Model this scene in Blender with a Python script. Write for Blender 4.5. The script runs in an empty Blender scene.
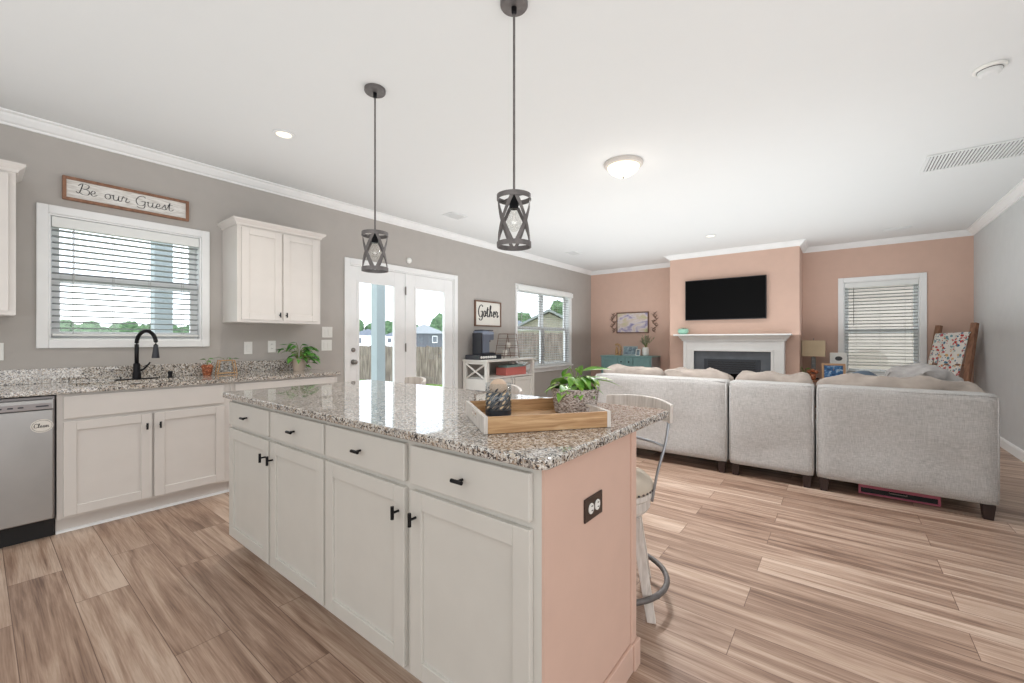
import bpy, bmesh, math, random
from mathutils import Vector, Matrix, noise
PI = math.pi
S = bpy.context.scene
C = bpy.context.collection

# ------------------------------------------------------------------ camera, world, light
cam_d = bpy.data.cameras.new('camera'); cam = bpy.data.objects.new('camera', cam_d); C.objects.link(cam)
cam_d.sensor_width = 36; cam_d.lens = 420.62 / 1024 * 36
cam_d.shift_y = -1.6 / 1024
cam_d.clip_start = 0.05; cam_d.clip_end = 500
cam.location = (0, 0, 1.2186); cam.rotation_euler = (PI / 2, 0, 0.664)
S.camera = cam
S.view_settings.view_transform = 'Standard'; S.view_settings.look = 'None'
S.view_settings.exposure = 0.0; S.view_settings.gamma = 1; S.view_settings.use_curve_mapping = False

W = bpy.data.worlds.new('sky'); S.world = W; W.use_nodes = True
nt = W.node_tree; nt.nodes.clear()
out = nt.nodes.new('ShaderNodeOutputWorld'); bg = nt.nodes.new('ShaderNodeBackground')
tc = nt.nodes.new('ShaderNodeTexCoord'); mp = nt.nodes.new('ShaderNodeMapping')
nz = nt.nodes.new('ShaderNodeTexNoise'); rp = nt.nodes.new('ShaderNodeValToRGB')
mp.inputs['Scale'].default_value = (1, 1, 3.5)
nz.inputs['Scale'].default_value = 2.2; nz.inputs['Detail'].default_value = 6
rp.color_ramp.elements[0].position = .38; rp.color_ramp.elements[0].color = (.80, .86, .95, 1)
rp.color_ramp.elements[1].position = .62; rp.color_ramp.elements[1].color = (.98, .985, 1, 1)
nt.links.new(tc.outputs['Generated'], mp.inputs[0]); nt.links.new(mp.outputs[0], nz.inputs['Vector'])
nt.links.new(nz.outputs['Fac'], rp.inputs[0]); nt.links.new(rp.outputs[0], bg.inputs[0])
bg.inputs[1].default_value = 2.9
nt.links.new(bg.outputs[0], out.inputs[0])

def area(name, loc, rot, sx, sy, power, col=(1, 1, 1)):
    l = bpy.data.lights.new(name, 'AREA'); l.shape = 'RECTANGLE'; l.size = sx; l.size_y = sy
    l.energy = power; l.color = col
    o = bpy.data.objects.new(name, l); C.objects.link(o); o.location = loc; o.rotation_euler = rot
    return o
# added unseen fill: two aimed at the ceiling, two beside and behind the camera
area('ceiling_bounce_light', (-.7, .1, 1.30), (PI, 0, 0), 7.0, 5.8, 64, (.95, .985, 1))
area('living_bounce_light', (-1.65, 5.7, 1.30), (PI, 0, 0), 5.0, 4.7, 86, (.95, .985, 1))
area('rear_fill_light', (-.8, -2.9, 1.5), (PI / 2, 0, 0), 7.0, 2.3, 62, (.94, .98, 1))  # added fill in front of the closed back wall
area('side_fill_light', (3.1, -.4, 1.4), (PI / 2, 0, PI / 2), 4.6, 2.2, 66, (.96, .98, 1))  # added fill in front of the solid right kitchen wall

# ------------------------------------------------------------------ helpers
def lin(c):
    c = [x / 255 for x in c]
    return tuple(x / 12.92 if x <= .04045 else ((x + .055) / 1.055) ** 2.4 for x in c) + (1,)

def mat(name, rgb, rough=.5, metal=0, var=0.0, vscale=8, bump=0.0, bscale=60, stretch=(1, 1, 1), emis=0, spec=.5, coat=0):
    m = bpy.data.materials.new(name); m.use_nodes = True
    n = m.node_tree; b = n.nodes['Principled BSDF']
    c = lin(rgb)
    b.inputs['Base Color'].default_value = c; b.inputs['Roughness'].default_value = rough
    b.inputs['Metallic'].default_value = metal; b.inputs['Specular IOR Level'].default_value = spec
    b.inputs['Coat Weight'].default_value = coat
    if emis:
        b.inputs['Emission Color'].default_value = c; b.inputs['Emission Strength'].default_value = emis
    tcn = n.nodes.new('ShaderNodeTexCoord'); mpn = n.nodes.new('ShaderNodeMapping')
    mpn.inputs['Scale'].default_value = stretch
    n.links.new(tcn.outputs['Object'], mpn.inputs[0])
    # every material carries a little procedural variation
    v = var if var else .02
    t = n.nodes.new('ShaderNodeTexNoise'); t.inputs['Scale'].default_value = vscale; t.inputs['Detail'].default_value = 4
    n.links.new(mpn.outputs[0], t.inputs['Vector'])
    r = n.nodes.new('ShaderNodeValToRGB')
    r.color_ramp.elements[0].position = .3; r.color_ramp.elements[1].position = .7
    r.color_ramp.elements[0].color = tuple(max(0, x * (1 - v)) for x in c[:3]) + (1,)
    r.color_ramp.elements[1].color = tuple(min(1, x * (1 + v)) for x in c[:3]) + (1,)
    n.links.new(t.outputs['Fac'], r.inputs[0]); n.links.new(r.outputs[0], b.inputs['Base Color'])
    if bump:
        t2 = n.nodes.new('ShaderNodeTexNoise'); t2.inputs['Scale'].default_value = bscale; t2.inputs['Detail'].default_value = 3
        n.links.new(mpn.outputs[0], t2.inputs['Vector'])
        bp = n.nodes.new('ShaderNodeBump'); bp.inputs['Strength'].default_value = bump; bp.inputs['Distance'].default_value = .01
        n.links.new(t2.outputs['Fac'], bp.inputs['Height']); n.links.new(bp.outputs[0], b.inputs['Normal'])
    return m

def ramp_mat(name, kind, scale, stops, rough=.6, stretch=(1, 1, 1), bump=0, detail=4, dist=0, spec=.5, mix=None):
    """kind noise | voronoi | wave, colour ramp of (pos, rgb)"""
    m = bpy.data.materials.new(name); m.use_nodes = True
    n = m.node_tree; b = n.nodes['Principled BSDF']; b.inputs['Roughness'].default_value = rough
    b.inputs['Specular IOR Level'].default_value = spec
    tcn = n.nodes.new('ShaderNodeTexCoord'); mpn = n.nodes.new('ShaderNodeMapping'); mpn.inputs['Scale'].default_value = stretch
    n.links.new(tcn.outputs['Object'], mpn.inputs[0])
    if kind == 'noise':
        t = n.nodes.new('ShaderNodeTexNoise'); t.inputs['Detail'].default_value = detail; t.inputs['Distortion'].default_value = dist; o = t.outputs['Fac']
    elif kind == 'wave':
        t = n.nodes.new('ShaderNodeTexWave'); t.inputs['Distortion'].default_value = dist; o = t.outputs['Fac']
    else:
        t = n.nodes.new('ShaderNodeTexVoronoi'); sp = n.nodes.new('ShaderNodeSeparateColor')
        n.links.new(t.outputs['Color'], sp.inputs[0]); o = sp.outputs[0]
    t.inputs['Scale'].default_value = scale
    n.links.new(mpn.outputs[0], t.inputs['Vector'])
    r = n.nodes.new('ShaderNodeValToRGB'); e = r.color_ramp.elements
    while len(e) < len(stops): e.new(.5)
    for i, (p, c) in enumerate(stops): e[i].position = p; e[i].color = lin(c)
    if kind == 'voronoi': r.color_ramp.interpolation = 'CONSTANT'
    n.links.new(o, r.inputs[0]); n.links.new(r.outputs[0], b.inputs['Base Color'])
    if bump:
        bp = n.nodes.new('ShaderNodeBump'); bp.inputs['Strength'].default_value = bump; bp.inputs['Distance'].default_value = .005
        n.links.new(o, bp.inputs['Height']); n.links.new(bp.outputs[0], b.inputs['Normal'])
    return m

def glass_mat(name, tint=(1, 1, 1), refl=.06):
    m = bpy.data.materials.new(name); m.use_nodes = True
    n = m.node_tree; n.nodes.clear()
    o = n.nodes.new('ShaderNodeOutputMaterial'); mx = n.nodes.new('ShaderNodeMixShader')
    t = n.nodes.new('ShaderNodeBsdfTransparent'); g = n.nodes.new('ShaderNodeBsdfGlossy')
    t.inputs[0].default_value = tint + (1,); g.inputs['Roughness'].default_value = .02
    mx.inputs[0].default_value = refl
    n.links.new(t.outputs[0], mx.inputs[1]); n.links.new(g.outputs[0], mx.inputs[2]); n.links.new(mx.outputs[0], o.inputs[0])
    return m

def granite_mat():
    m = bpy.data.materials.new('granite'); m.use_nodes = True
    n = m.node_tree; b = n.nodes['Principled BSDF']
    b.inputs['Roughness'].default_value = .03; b.inputs['IOR'].default_value = 1.8
    tcn = n.nodes.new('ShaderNodeTexCoord')
    dn = n.nodes.new('ShaderNodeTexNoise'); dn.inputs['Scale'].default_value = 60
    n.links.new(tcn.outputs['Object'], dn.inputs['Vector'])
    mxv = n.nodes.new('ShaderNodeMixRGB'); mxv.inputs[0].default_value = .02
    n.links.new(tcn.outputs['Object'], mxv.inputs[1]); n.links.new(dn.outputs['Color'], mxv.inputs[2])
    def vor(scale, stops):
        t = n.nodes.new('ShaderNodeTexVoronoi'); t.inputs['Scale'].default_value = scale
        n.links.new(mxv.outputs[0], t.inputs['Vector'])
        sp = n.nodes.new('ShaderNodeSeparateColor'); n.links.new(t.outputs['Color'], sp.inputs[0])
        r = n.nodes.new('ShaderNodeValToRGB'); r.color_ramp.interpolation = 'CONSTANT'; e = r.color_ramp.elements
        while len(e) < len(stops): e.new(.5)
        for i, (p, c) in enumerate(stops): e[i].position = p; e[i].color = lin(c)
        n.links.new(sp.outputs[0], r.inputs[0]); return r, sp
    a, _ = vor(125, [(0, (62, 58, 57)), (.13, (134, 128, 122)), (.27, (190, 183, 174)), (.52, (216, 212, 206)), (.8, (196, 184, 168)), (.93, (156, 138, 120))])
    c2, sp2 = vor(230, [(0, (52, 47, 46)), (.35, (150, 142, 135)), (.6, (222, 218, 212)), (.85, (170, 150, 130))])
    mx = n.nodes.new('ShaderNodeMixRGB')
    gt = n.nodes.new('ShaderNodeMath'); gt.operation = 'LESS_THAN'; gt.inputs[1].default_value = .42
    n.links.new(sp2.outputs[1], gt.inputs[0]); n.links.new(gt.outputs[0], mx.inputs[0])
    n.links.new(a.outputs[0], mx.inputs[1]); n.links.new(c2.outputs[0], mx.inputs[2])
    n.links.new(mx.outputs[0], b.inputs['Base Color'])
    return m

def floor_mat():
    m = bpy.data.materials.new('plank_floor'); m.use_nodes = True
    n = m.node_tree; b = n.nodes['Principled BSDF']; L = n.links.new
    b.inputs['Roughness'].default_value = .38; b.inputs['Specular IOR Level'].default_value = .45
    tcn = n.nodes.new('ShaderNodeTexCoord'); mpn = n.nodes.new('ShaderNodeMapping')
    mpn.inputs['Location'].default_value = (.35, -.1, 0)
    L(tcn.outputs['Object'], mpn.inputs[0])
    def brick(c1, c2, mo):
        t = n.nodes.new('ShaderNodeTexBrick'); t.offset = .37; t.offset_frequency = 2; t.squash = 1
        t.inputs['Scale'].default_value = 1; t.inputs['Brick Width'].default_value = 1.22; t.inputs['Row Height'].default_value = .188
        t.inputs['Mortar Size'].default_value = .0016; t.inputs['Mortar Smooth'].default_value = .2; t.inputs['Bias'].default_value = 0
        t.inputs['Color1'].default_value = c1; t.inputs['Color2'].default_value = c2; t.inputs['Mortar'].default_value = mo
        L(mpn.outputs[0], t.inputs['Vector']); return t
    bk = brick((0, 0, 0, 1), (1, 1, 1, 1), (.5, .5, .5, 1))
    off = n.nodes.new('ShaderNodeMath'); off.operation = 'MULTIPLY'; off.inputs[1].default_value = 37.0
    L(bk.outputs['Color'], off.inputs[0])
    m2 = n.nodes.new('ShaderNodeMapping'); m2.inputs['Scale'].default_value = (.45, 8.0, 1)
    L(tcn.outputs['Object'], m2.inputs[0])
    g = n.nodes.new('ShaderNodeTexNoise'); g.noise_dimensions = '4D'
    g.inputs['Scale'].default_value = 2.2; g.inputs['Detail'].default_value = 7; g.inputs['Distortion'].default_value = 1.2; g.inputs['Roughness'].default_value = .62
    L(m2.outputs[0], g.inputs['Vector']); L(off.outputs[0], g.inputs['W'])
    m3 = n.nodes.new('ShaderNodeMapping'); m3.inputs['Scale'].default_value = (3.5, 130, 1); L(tcn.outputs['Object'], m3.inputs[0])
    g2 = n.nodes.new('ShaderNodeTexNoise'); g2.inputs['Scale'].default_value = 1.5; g2.inputs['Detail'].default_value = 5
    L(m3.outputs[0], g2.inputs['Vector'])
    r = n.nodes.new('ShaderNodeValToRGB'); e = r.color_ramp.elements
    st = [(.27, (112, 86, 71)), (.42, (154, 126, 108)), (.54, (180, 153, 134)), (.72, (210, 188, 170))]
    while len(e) < 4: e.new(.5)
    for i, (p, c) in enumerate(st): e[i].position = p; e[i].color = lin(c)
    # plank tone shifts the ramp
    ad = n.nodes.new('ShaderNodeMath'); ad.operation = 'MULTIPLY_ADD'; ad.inputs[1].default_value = .17
    L(bk.outputs['Color'], ad.inputs[0])
    sb = n.nodes.new('ShaderNodeMath'); sb.operation = 'SUBTRACT'; sb.inputs[1].default_value = .085
    L(g.outputs['Fac'], sb.inputs[0]); L(sb.outputs[0], ad.inputs[2])
    a3 = n.nodes.new('ShaderNodeMath'); a3.operation = 'MULTIPLY_ADD'; a3.inputs[1].default_value = .34
    L(g2.outputs['Fac'], a3.inputs[0]); L(ad.outputs[0], a3.inputs[2])
    s3 = n.nodes.new('ShaderNodeMath'); s3.operation = 'SUBTRACT'; s3.inputs[1].default_value = .17
    L(a3.outputs[0], s3.inputs[0]); L(s3.outputs[0], r.inputs[0])
    mx = n.nodes.new('ShaderNodeMixRGB'); mx.inputs[2].default_value = lin((112, 86, 72))
    L(bk.outputs['Fac'], mx.inputs[0]); L(r.outputs[0], mx.inputs[1]); L(mx.outputs[0], b.inputs['Base Color'])
    bp = n.nodes.new('ShaderNodeBump'); bp.inputs['Strength'].default_value = .15; bp.inputs['Distance'].default_value = .002
    L(g2.outputs['Fac'], bp.inputs['Height']); L(bp.outputs[0], b.inputs['Normal'])
    return m

def box(bm, x0, x1, y0, y1, z0, z1):
    M = Matrix.Translation(((x0 + x1) / 2, (y0 + y1) / 2, (z0 + z1) / 2)) @ Matrix.Diagonal((abs(x1 - x0), abs(y1 - y0), abs(z1 - z0), 1))
    return bmesh.ops.create_cube(bm, size=1, matrix=M)['verts']

def prism(bm, pts, M, h):
    """outline pts (2D) in local xy, extruded h along local z, through matrix M"""
    a = [bm.verts.new(M @ Vector((x, y, 0))) for x, y in pts]; b = [bm.verts.new(M @ Vector((x, y, h))) for x, y in pts]
    n = len(pts)
    bm.faces.new(a[::-1]); bm.faces.new(b)
    for i in range(n): bm.faces.new((a[i], a[(i + 1) % n], b[(i + 1) % n], b[i]))

def lathe(bm, prof, n=32, M=None, closed=False):
    M = M or Matrix()
    rings = []
    for r, z in prof:
        rings.append([bm.verts.new(M @ Vector((r * math.cos(2 * PI * i / n), r * math.sin(2 * PI * i / n), z))) for i in range(n)])
    for a, b in zip(rings[:-1], rings[1:]):
        for i in range(n): bm.faces.new((a[i], a[(i + 1) % n], b[(i + 1) % n], b[i]))
    if not closed:
        bm.faces.new(rings[0][::-1]); bm.faces.new(rings[-1])
    else:
        a, b = rings[-1], rings[0]
        for i in range(n): bm.faces.new((a[i], a[(i + 1) % n], b[(i + 1) % n], b[i]))

def tube(bm, pts, r, n=8, closed=False, sx=1.0, sy=1.0, up=Vector((0, 0, 1))):
    pts = [Vector(p) for p in pts]; N = len(pts); rings = []
    rr = r if isinstance(r, (list, tuple)) else [r] * N
    for i, p in enumerate(pts):
        a = pts[(i - 1) % N] if (closed or i) else p; b = pts[(i + 1) % N] if (closed or i < N - 1) else p
        t = (b - a).normalized()
        u = t.cross(up)
        if u.length < 1e-3: u = t.cross(Vector((1, 0, 0)))
        u.normalize(); v = t.cross(u).normalized()
        rings.append([bm.verts.new(p + (u * math.cos(2 * PI * k / n) * sx + v * math.sin(2 * PI * k / n) * sy) * rr[i]) for k in range(n)])
    for i in range(N if closed else N - 1):
        a, b = rings[i], rings[(i + 1) % N]
        for k in range(n): bm.faces.new((a[k], a[(k + 1) % n], b[(k + 1) % n], b[k]))
    if not closed: bm.faces.new(rings[0][::-1]); bm.faces.new(rings[-1])

def spline(P, k=6):
    P = [Vector(p) for p in P]; out = []
    Q = [P[0]] + P + [P[-1]]
    for i in range(1, len(Q) - 2):
        p0, p1, p2, p3 = Q[i - 1:i + 3]
        for j in range(k):
            t = j / k
            out.append(.5 * ((2 * p1) + (p2 - p0) * t + (2 * p0 - 5 * p1 + 4 * p2 - p3) * t * t + (3 * p1 - p0 - 3 * p2 + p3) * t ** 3))
    out.append(P[-1]); return out

def ball(bm, c, r, sub=2, sc=(1, 1, 1)):
    return bmesh.ops.create_icosphere(bm, subdivisions=sub, radius=r, matrix=Matrix.Translation(c) @ Matrix.Diagonal(tuple(sc) + (1,)))['verts']

def obj(name, bm, m, parent=None, bevel=0, smooth=False, seg=2, fix=True):
    if fix: bmesh.ops.recalc_face_normals(bm, faces=bm.faces)
    me = bpy.data.meshes.new(name); bm.to_mesh(me); bm.free()
    if smooth:
        for p in me.polygons: p.use_smooth = True
    me.materials.append(m)
    o = bpy.data.objects.new(name, me); C.objects.link(o)
    if bevel:
        b = o.modifiers.new('bevel', 'BEVEL'); b.width = bevel; b.segments = seg; b.limit_method = 'ANGLE'; b.angle_limit = math.radians(40)
    if parent: o.parent = parent
    return o

def boxes(name, L, m, parent=None, bevel=0, seg=2):
    bm = bmesh.new()
    for b in L: box(bm, *b)
    return obj(name, bm, m, parent, bevel, seg=seg)

def tag(o, label, cat, group=None, kind=None):
    o['label'] = label; o['category'] = cat
    if group: o['group'] = group
    if kind: o['kind'] = kind
    return o

def thing(name, label, cat, loc=(0, 0, 0), rz=0, group=None):
    o = bpy.data.objects.new(name, None); C.objects.link(o); o.location = loc; o.rotation_euler = (0, 0, rz)
    o.empty_display_size = .1
    return tag(o, label, cat, group)

def struct(o): o['kind'] = 'structure'; return o
def sroot(name, loc=(0, 0, 0), rz=0):
    o = bpy.data.objects.new(name, None); C.objects.link(o); o.location = loc; o.rotation_euler = (0, 0, rz); o['kind'] = 'structure'; return o

def dup(root, loc, rz, label=None):
    r = root.copy(); C.objects.link(r); r.location = loc; r.rotation_euler = (0, 0, rz)
    if label: r['label'] = label
    for ch in list(root.children):
        c = ch.copy(); C.objects.link(c); c.parent = r
        for g in list(ch.children):
            d = g.copy(); C.objects.link(d); d.parent = c
    return r

def skin_noise(o_bm, amp, sc, seed=0):
    for v in o_bm.verts:
        n = noise.noise_vector(v.co * sc + Vector((seed, seed * 1.7, 0)))
        v.co += n * amp

def lap_siding():
    m = ramp_mat('cream_lap_siding', 'wave', 2.2, [(0, (112, 104, 98)), (.13, (160, 151, 142)), (1, (178, 169, 158))], .8)
    w = next(n for n in m.node_tree.nodes if n.type == 'TEX_WAVE'); w.bands_direction = 'Z'; w.wave_profile = 'SAW'
    return m
# ------------------------------------------------------------------ materials
M = {}
M['ceil'] = mat('ceiling_paint', (226, 228, 228), .9, var=.003)
M['wall'] = mat('greige_wall_paint', (182, 177, 172), .85, bump=.03, bscale=220)
M['pink'] = mat('blush_wall_paint', (213, 181, 165), .85, bump=.03, bscale=220)
M['rwall'] = mat('pale_grey_wall_paint', (205, 207, 208), .6, bump=.03, bscale=220)
M['trim'] = mat('white_trim_paint', (242, 243, 243), .4)
M['cab'] = mat('cabinet_paint', (216, 211, 206), .42)
M['isl'] = mat('island_cabinet_paint', (210, 207, 200), .42)
M['granite'] = granite_mat()
M['floor'] = floor_mat()
M['black'] = mat('matte_black_metal', (24, 24, 27), .35, .6)
M['steel'] = mat('brushed_stainless', (168, 168, 167), .34, .95, .06, 4, stretch=(1, 60, 1))
M['panelgrey'] = mat('control_strip', (150, 145, 145), .35, .4)
M['dark'] = mat('dark_void', (18, 18, 20), .6)
M['white'] = mat('white_plastic', (236, 236, 232), .35)
M['glass'] = glass_mat('window_glass', (.97, .99, 1))
M['blind'] = mat('white_blind', (236, 238, 236), .5); M['slat'] = mat('shaded_blind_slat', (150, 154, 154), .6)  # slats greyed: their shade against the bright sky is put into the colour
M['cord'] = mat('blind_cord', (180, 180, 178), .6)
M['wood'] = ramp_mat('brown_wood', 'noise', 6, [(.3, (118, 82, 62)), (.7, (156, 114, 88))], .5, (5, 5, 1.2))
M['woodx'] = ramp_mat('light_wood_grain', 'noise', 5, [(.3, (160, 118, 78)), (.5, (188, 148, 104)), (.7, (210, 174, 132))], .5, (1.2, 16, 16), dist=1.0)
M['whitewash'] = ramp_mat('whitewashed_wood', 'noise', 5, [(.3, (196, 188, 180)), (.7, (232, 226, 220))], .55, (14, 14, 1.2), dist=.6)
M['gunmetal'] = mat('aged_grey_metal', (112, 108, 107), .5, .5, .2, 30)
M['nickel'] = mat('satin_nickel', (150, 146, 142), .35, .9)
M['sofa'] = None
M['cushion'] = mat('taupe_velvet', (163, 152, 143), .8, var=.16, vscale=9, bump=.35, bscale=16)
M['sofaleg'] = mat('espresso_wood', (44, 30, 28), .4)
M['teal'] = mat('teal_paint', (122, 158, 158), .5, var=.08, vscale=12)
M['tealside'] = mat('dark_stained_side', (146, 148, 150), .5)
M['slate'] = mat('slate_tile', (98, 104, 112), .35, var=.14, vscale=7)
M['firebox'] = mat('firebox_black', (58, 63, 71), .4)
M['tv'] = mat('tv_screen', (8, 8, 9), .3, spec=.08)
M['tvframe'] = mat('tv_bezel', (58, 58, 60), .35, .5)
M['leaf'] = ramp_mat('pothos_leaf', 'noise', 22, [(.3, (70, 128, 44)), (.5, (118, 172, 62)), (.7, (184, 212, 104))], .4)
M['leafdk'] = ramp_mat('dark_leaf', 'noise', 22, [(.3, (44, 104, 38)), (.55, (84, 150, 58)), (.75, (150, 190, 100))], .4)
M['stem'] = mat('green_stem', (120, 140, 70), .6)
M['soil'] = mat('potting_soil', (52, 40, 32), .9, bump=.5)
M['terracotta'] = ramp_mat('mottled_terracotta', 'noise', 60, [(.35, (110, 52, 30)), (.55, (170, 92, 56)), (.7, (214, 170, 130))], .4)
M['granitepot'] = mat('beige_ceramic', (186, 170, 156), .6, var=.1, vscale=14)
M['paperwhite'] = mat('cream_board', (228, 224, 216), .7)
M['board'] = ramp_mat('distressed_white_board', 'noise', 18, [(.35, (206, 202, 196)), (.6, (236, 234, 230))], .7, (1, 1, 6))
M['ink'] = mat('black_lettering', (40, 40, 42), .6)
M['darkwoodframe'] = mat('dark_walnut', (112, 84, 68), .5, var=.15, vscale=14)
M['upholst'] = mat('beige_seat_linen', (206, 194, 178), .85, bump=.2, bscale=200)
M['mach'] = mat('slate_grey_plastic', (112, 120, 136), .32)
M['machdk'] = mat('dark_plastic', (38, 40, 48), .3)
M['red'] = mat('coral_red_box', (204, 114, 106), .6)
M['tealbook'] = mat('dusty_teal_cover', (134, 160, 158), .6)
M['lampshade'] = mat('cream_lampshade', (206, 188, 158), .8, var=.04)
M['grass'] = ramp_mat('lawn_grass', 'noise', 3, [(.3, (92, 128, 52)), (.7, (132, 160, 66))], .9)
M['concrete'] = mat('patio_concrete', (214, 212, 206), .9, var=.05)
M['fence'] = ramp_mat('weathered_fence_wood', 'noise', 3, [(.3, (104, 92, 88)), (.55, (144, 130, 124)), (.75, (172, 158, 150))], .9, (4, 4, .6))
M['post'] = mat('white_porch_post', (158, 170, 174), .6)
M['roof'] = mat('grey_shingles', (112, 120, 132), .9, var=.15, vscale=3)
M['rooflt'] = mat('pale_grey_shingles', (150, 156, 160), .9, var=.1, vscale=3)
M['siding'] = lap_siding()
M['sidinggrey'] = mat('grey_siding', (90, 94, 100), .8)
M['treeleaf'] = ramp_mat('tree_foliage', 'noise', 1.6, [(.3, (50, 78, 50)), (.6, (92, 124, 84)), (.8, (134, 158, 120))], .9)
M['bark'] = mat('bark', (92, 78, 66), .9, var=.2)
def mini(n, c, r=.6): M[n] = mat(n, c, r)

def fabric(name, c1, c2, bumpd=.3):
    m = bpy.data.materials.new(name); m.use_nodes = True; n = m.node_tree; b = n.nodes['Principled BSDF']; L = n.links.new
    b.inputs['Roughness'].default_value = .9; b.inputs['Specular IOR Level'].default_value = .2
    tcn = n.nodes.new('ShaderNodeTexCoord')
    facs = []
    for sc in ((380, 380, 22), (22, 380, 380)):
        mp_ = n.nodes.new('ShaderNodeMapping'); mp_.inputs['Scale'].default_value = sc; L(tcn.outputs['Object'], mp_.inputs[0])
        t = n.nodes.new('ShaderNodeTexNoise'); t.inputs['Scale'].default_value = 1; t.inputs['Detail'].default_value = 2; L(mp_.outputs[0], t.inputs['Vector']); facs.append(t.outputs['Fac'])
    ad = n.nodes.new('ShaderNodeMath'); ad.operation = 'ADD'; L(facs[0], ad.inputs[0]); L(facs[1], ad.inputs[1])
    h = n.nodes.new('ShaderNodeMath'); h.operation = 'MULTIPLY'; h.inputs[1].default_value = .5; L(ad.outputs[0], h.inputs[0])
    r = n.nodes.new('ShaderNodeValToRGB'); r.color_ramp.elements[0].position = .38; r.color_ramp.elements[1].position = .62
    r.color_ramp.elements[0].color = lin(c1); r.color_ramp.elements[1].color = lin(c2)
    L(h.outputs[0], r.inputs[0]); L(r.outputs[0], b.inputs['Base Color'])
    big = n.nodes.new('ShaderNodeTexNoise'); big.inputs['Scale'].default_value = 5; L(tcn.outputs['Object'], big.inputs['Vector'])
    bp = n.nodes.new('ShaderNodeBump'); bp.inputs['Strength'].default_value = bumpd; bp.inputs['Distance'].default_value = .03
    L(big.outputs['Fac'], bp.inputs['Height'])
    L(bp.outputs[0], b.inputs['Normal'])
    return m
M['sofa'] = fabric('grey_woven_upholstery', (164, 162, 160), (196, 194, 192))

# ------------------------------------------------------------------ lettering (hand-drawn strokes)
GL = {
 'B': (1.25, [[(-.1, .35), (.1, .05), (.3, .5), (.55, 1.9)], [(.1, 1.5), (.5, 2.0), (1.15, 1.85), (1.0, 1.2), (.45, 1.05)], [(.45, 1.05), (1.15, .85), (1.1, .1), (.6, -.05), (.3, .15)]]),
 'e': (.75, [[(0, .35), (.45, .55), (.5, .92), (.28, 1), (.1, .5), (.3, 0), (.75, .3)]]),
 'o': (.85, [[(.45, 1), (.15, .8), (.1, .3), (.35, 0), (.65, .3), (.6, .85), (.42, 1), (.9, .85)]]),
 'u': (1.0, [[(0, .8), (.15, 1), (.12, .3), (.35, 0), (.6, .3), (.7, 1)], [(.7, 1), (.66, .2), (.85, 0), (1.05, .3)]]),
 'r': (.8, [[(0, .4), (.18, 1.1), (.3, .9), (.58, .92), (.45, .3), (.55, 0), (.9, .35)]]),
 'G': (1.35, [[(1.2, 1.7), (.9, 2.0), (.4, 1.7), (.1, .9), (.3, .1), (.8, 0), (1.1, .5), (1.12, .95), (.7, .85)], [(1.12, .95), (1.05, -.3), (.6, -.6), (.2, -.3)]]),
 's': (.7, [[(0, .2), (.38, 1.1), (.42, .6), (.55, .25), (.3, 0), (.05, .12)], [(.3, 0), (.7, .3)]]),
 't': (.75, [[(.0, .5), (.32, 1.7), (.2, .4), (.38, 0), (.75, .35)], [(0, 1.15), (.65, 1.3)]]),
 'a': (.9, [[(.6, .9), (.3, 1), (.1, .4), (.3, 0), (.55, .4), (.66, 1), (.62, .2), (.9, .25)]]),
 'h': (.95, [[(0, .3), (.42, 1.7), (.3, 2), (.18, 1.5), (.1, 0)], [(.1, .4), (.4, 1), (.6, .8), (.55, .15), (.95, .3)]]),
 'C': (1.15, [[(1.0, 1.6), (.7, 2), (.2, 1.5), (.1, .5), (.5, 0), (1.15, .4)]]),
 'l': (.5, [[(0, .2), (.38, 1.6), (.28, 2), (.13, 1.5), (.18, .2), (.5, .2)]]),
 'n': (.9, [[(0, .8), (.15, 1), (.1, 0)], [(.1, .5), (.4, 1), (.58, .8), (.52, .15), (.9, .3)]]),
 ' ': (.7, [])}
def letters(bm, text, x0, z0, u, r, y=0, sx=1.0):
    """strokes on the local xz plane at depth y, u = x-height"""
    x = x0
    for ch in text:
        w, st = GL[ch]
        for s in st:
            p = [Vector((x + a * u * sx, y, z0 + b * u)) for a, b in s]
            q = spline(p, 5)
            rr = [r * (.55 + .75 * abs((q[min(i + 1, len(q) - 1)] - q[max(i - 1, 0)]).normalized().z)) for i in range(len(q))]
            tube(bm, q, rr, 6, up=Vector((0, 1, 0)))
        x += w * u * sx
    return x

# ------------------------------------------------------------------ ROOM
XL, YF, XR, ZC = -4.42, 8.52, 1.444, 2.743
YB = -3.0
T = .14
LEFT = (XL, 0, 0)          # frame on the left wall: local x = world +Y, local y = out of the house, local z = up
R90 = PI / 2
struct(boxes('floor', [(XL - T, 3.2, YB, YF + T, -.1, 0)], M['floor']))
struct(boxes('ceiling', [(XL - T, 3.2, YB, YF + T, ZC, ZC + .1)], M['ceil']))
W1 = (.322, 1.226, 1.217, 2.118)    # sink window opening (Y0,Y1,Z0,Z1)
DR = (2.635, 4.28, 0, 2.09)
W2 = (5.79, 7.58, .72, 2.14)
W3 = (.03, .91, .70, 2.13)
def wall_with_holes(name, a0, a1, holes, m, loc, rz):
    L = []; a = a0
    for h in sorted(holes):
        L.append((a, h[0], 0, T, 0, ZC)); 
        if h[2] > 0: L.append((h[0], h[1], 0, T, 0, h[2]))
        L.append((h[0], h[1], 0, T, h[3], ZC)); a = h[1]
    L.append((a, a1, 0, T, 0, ZC))
    o = boxes(name, L, m); o.location = loc; o.rotation_euler = (0, 0, rz); return struct(o)
wall_with_holes('wall_left', YB, YF, [W1, DR, W2], M['wall'], LEFT, R90)
wall_with_holes('wall_far', XL, XR + T, [W3], M['pink'], (0, YF, 0), 0)
struct(boxes('wall_right', [(XR, XR + T, 2.2, YF, 0, ZC)], M['rwall']))
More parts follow.
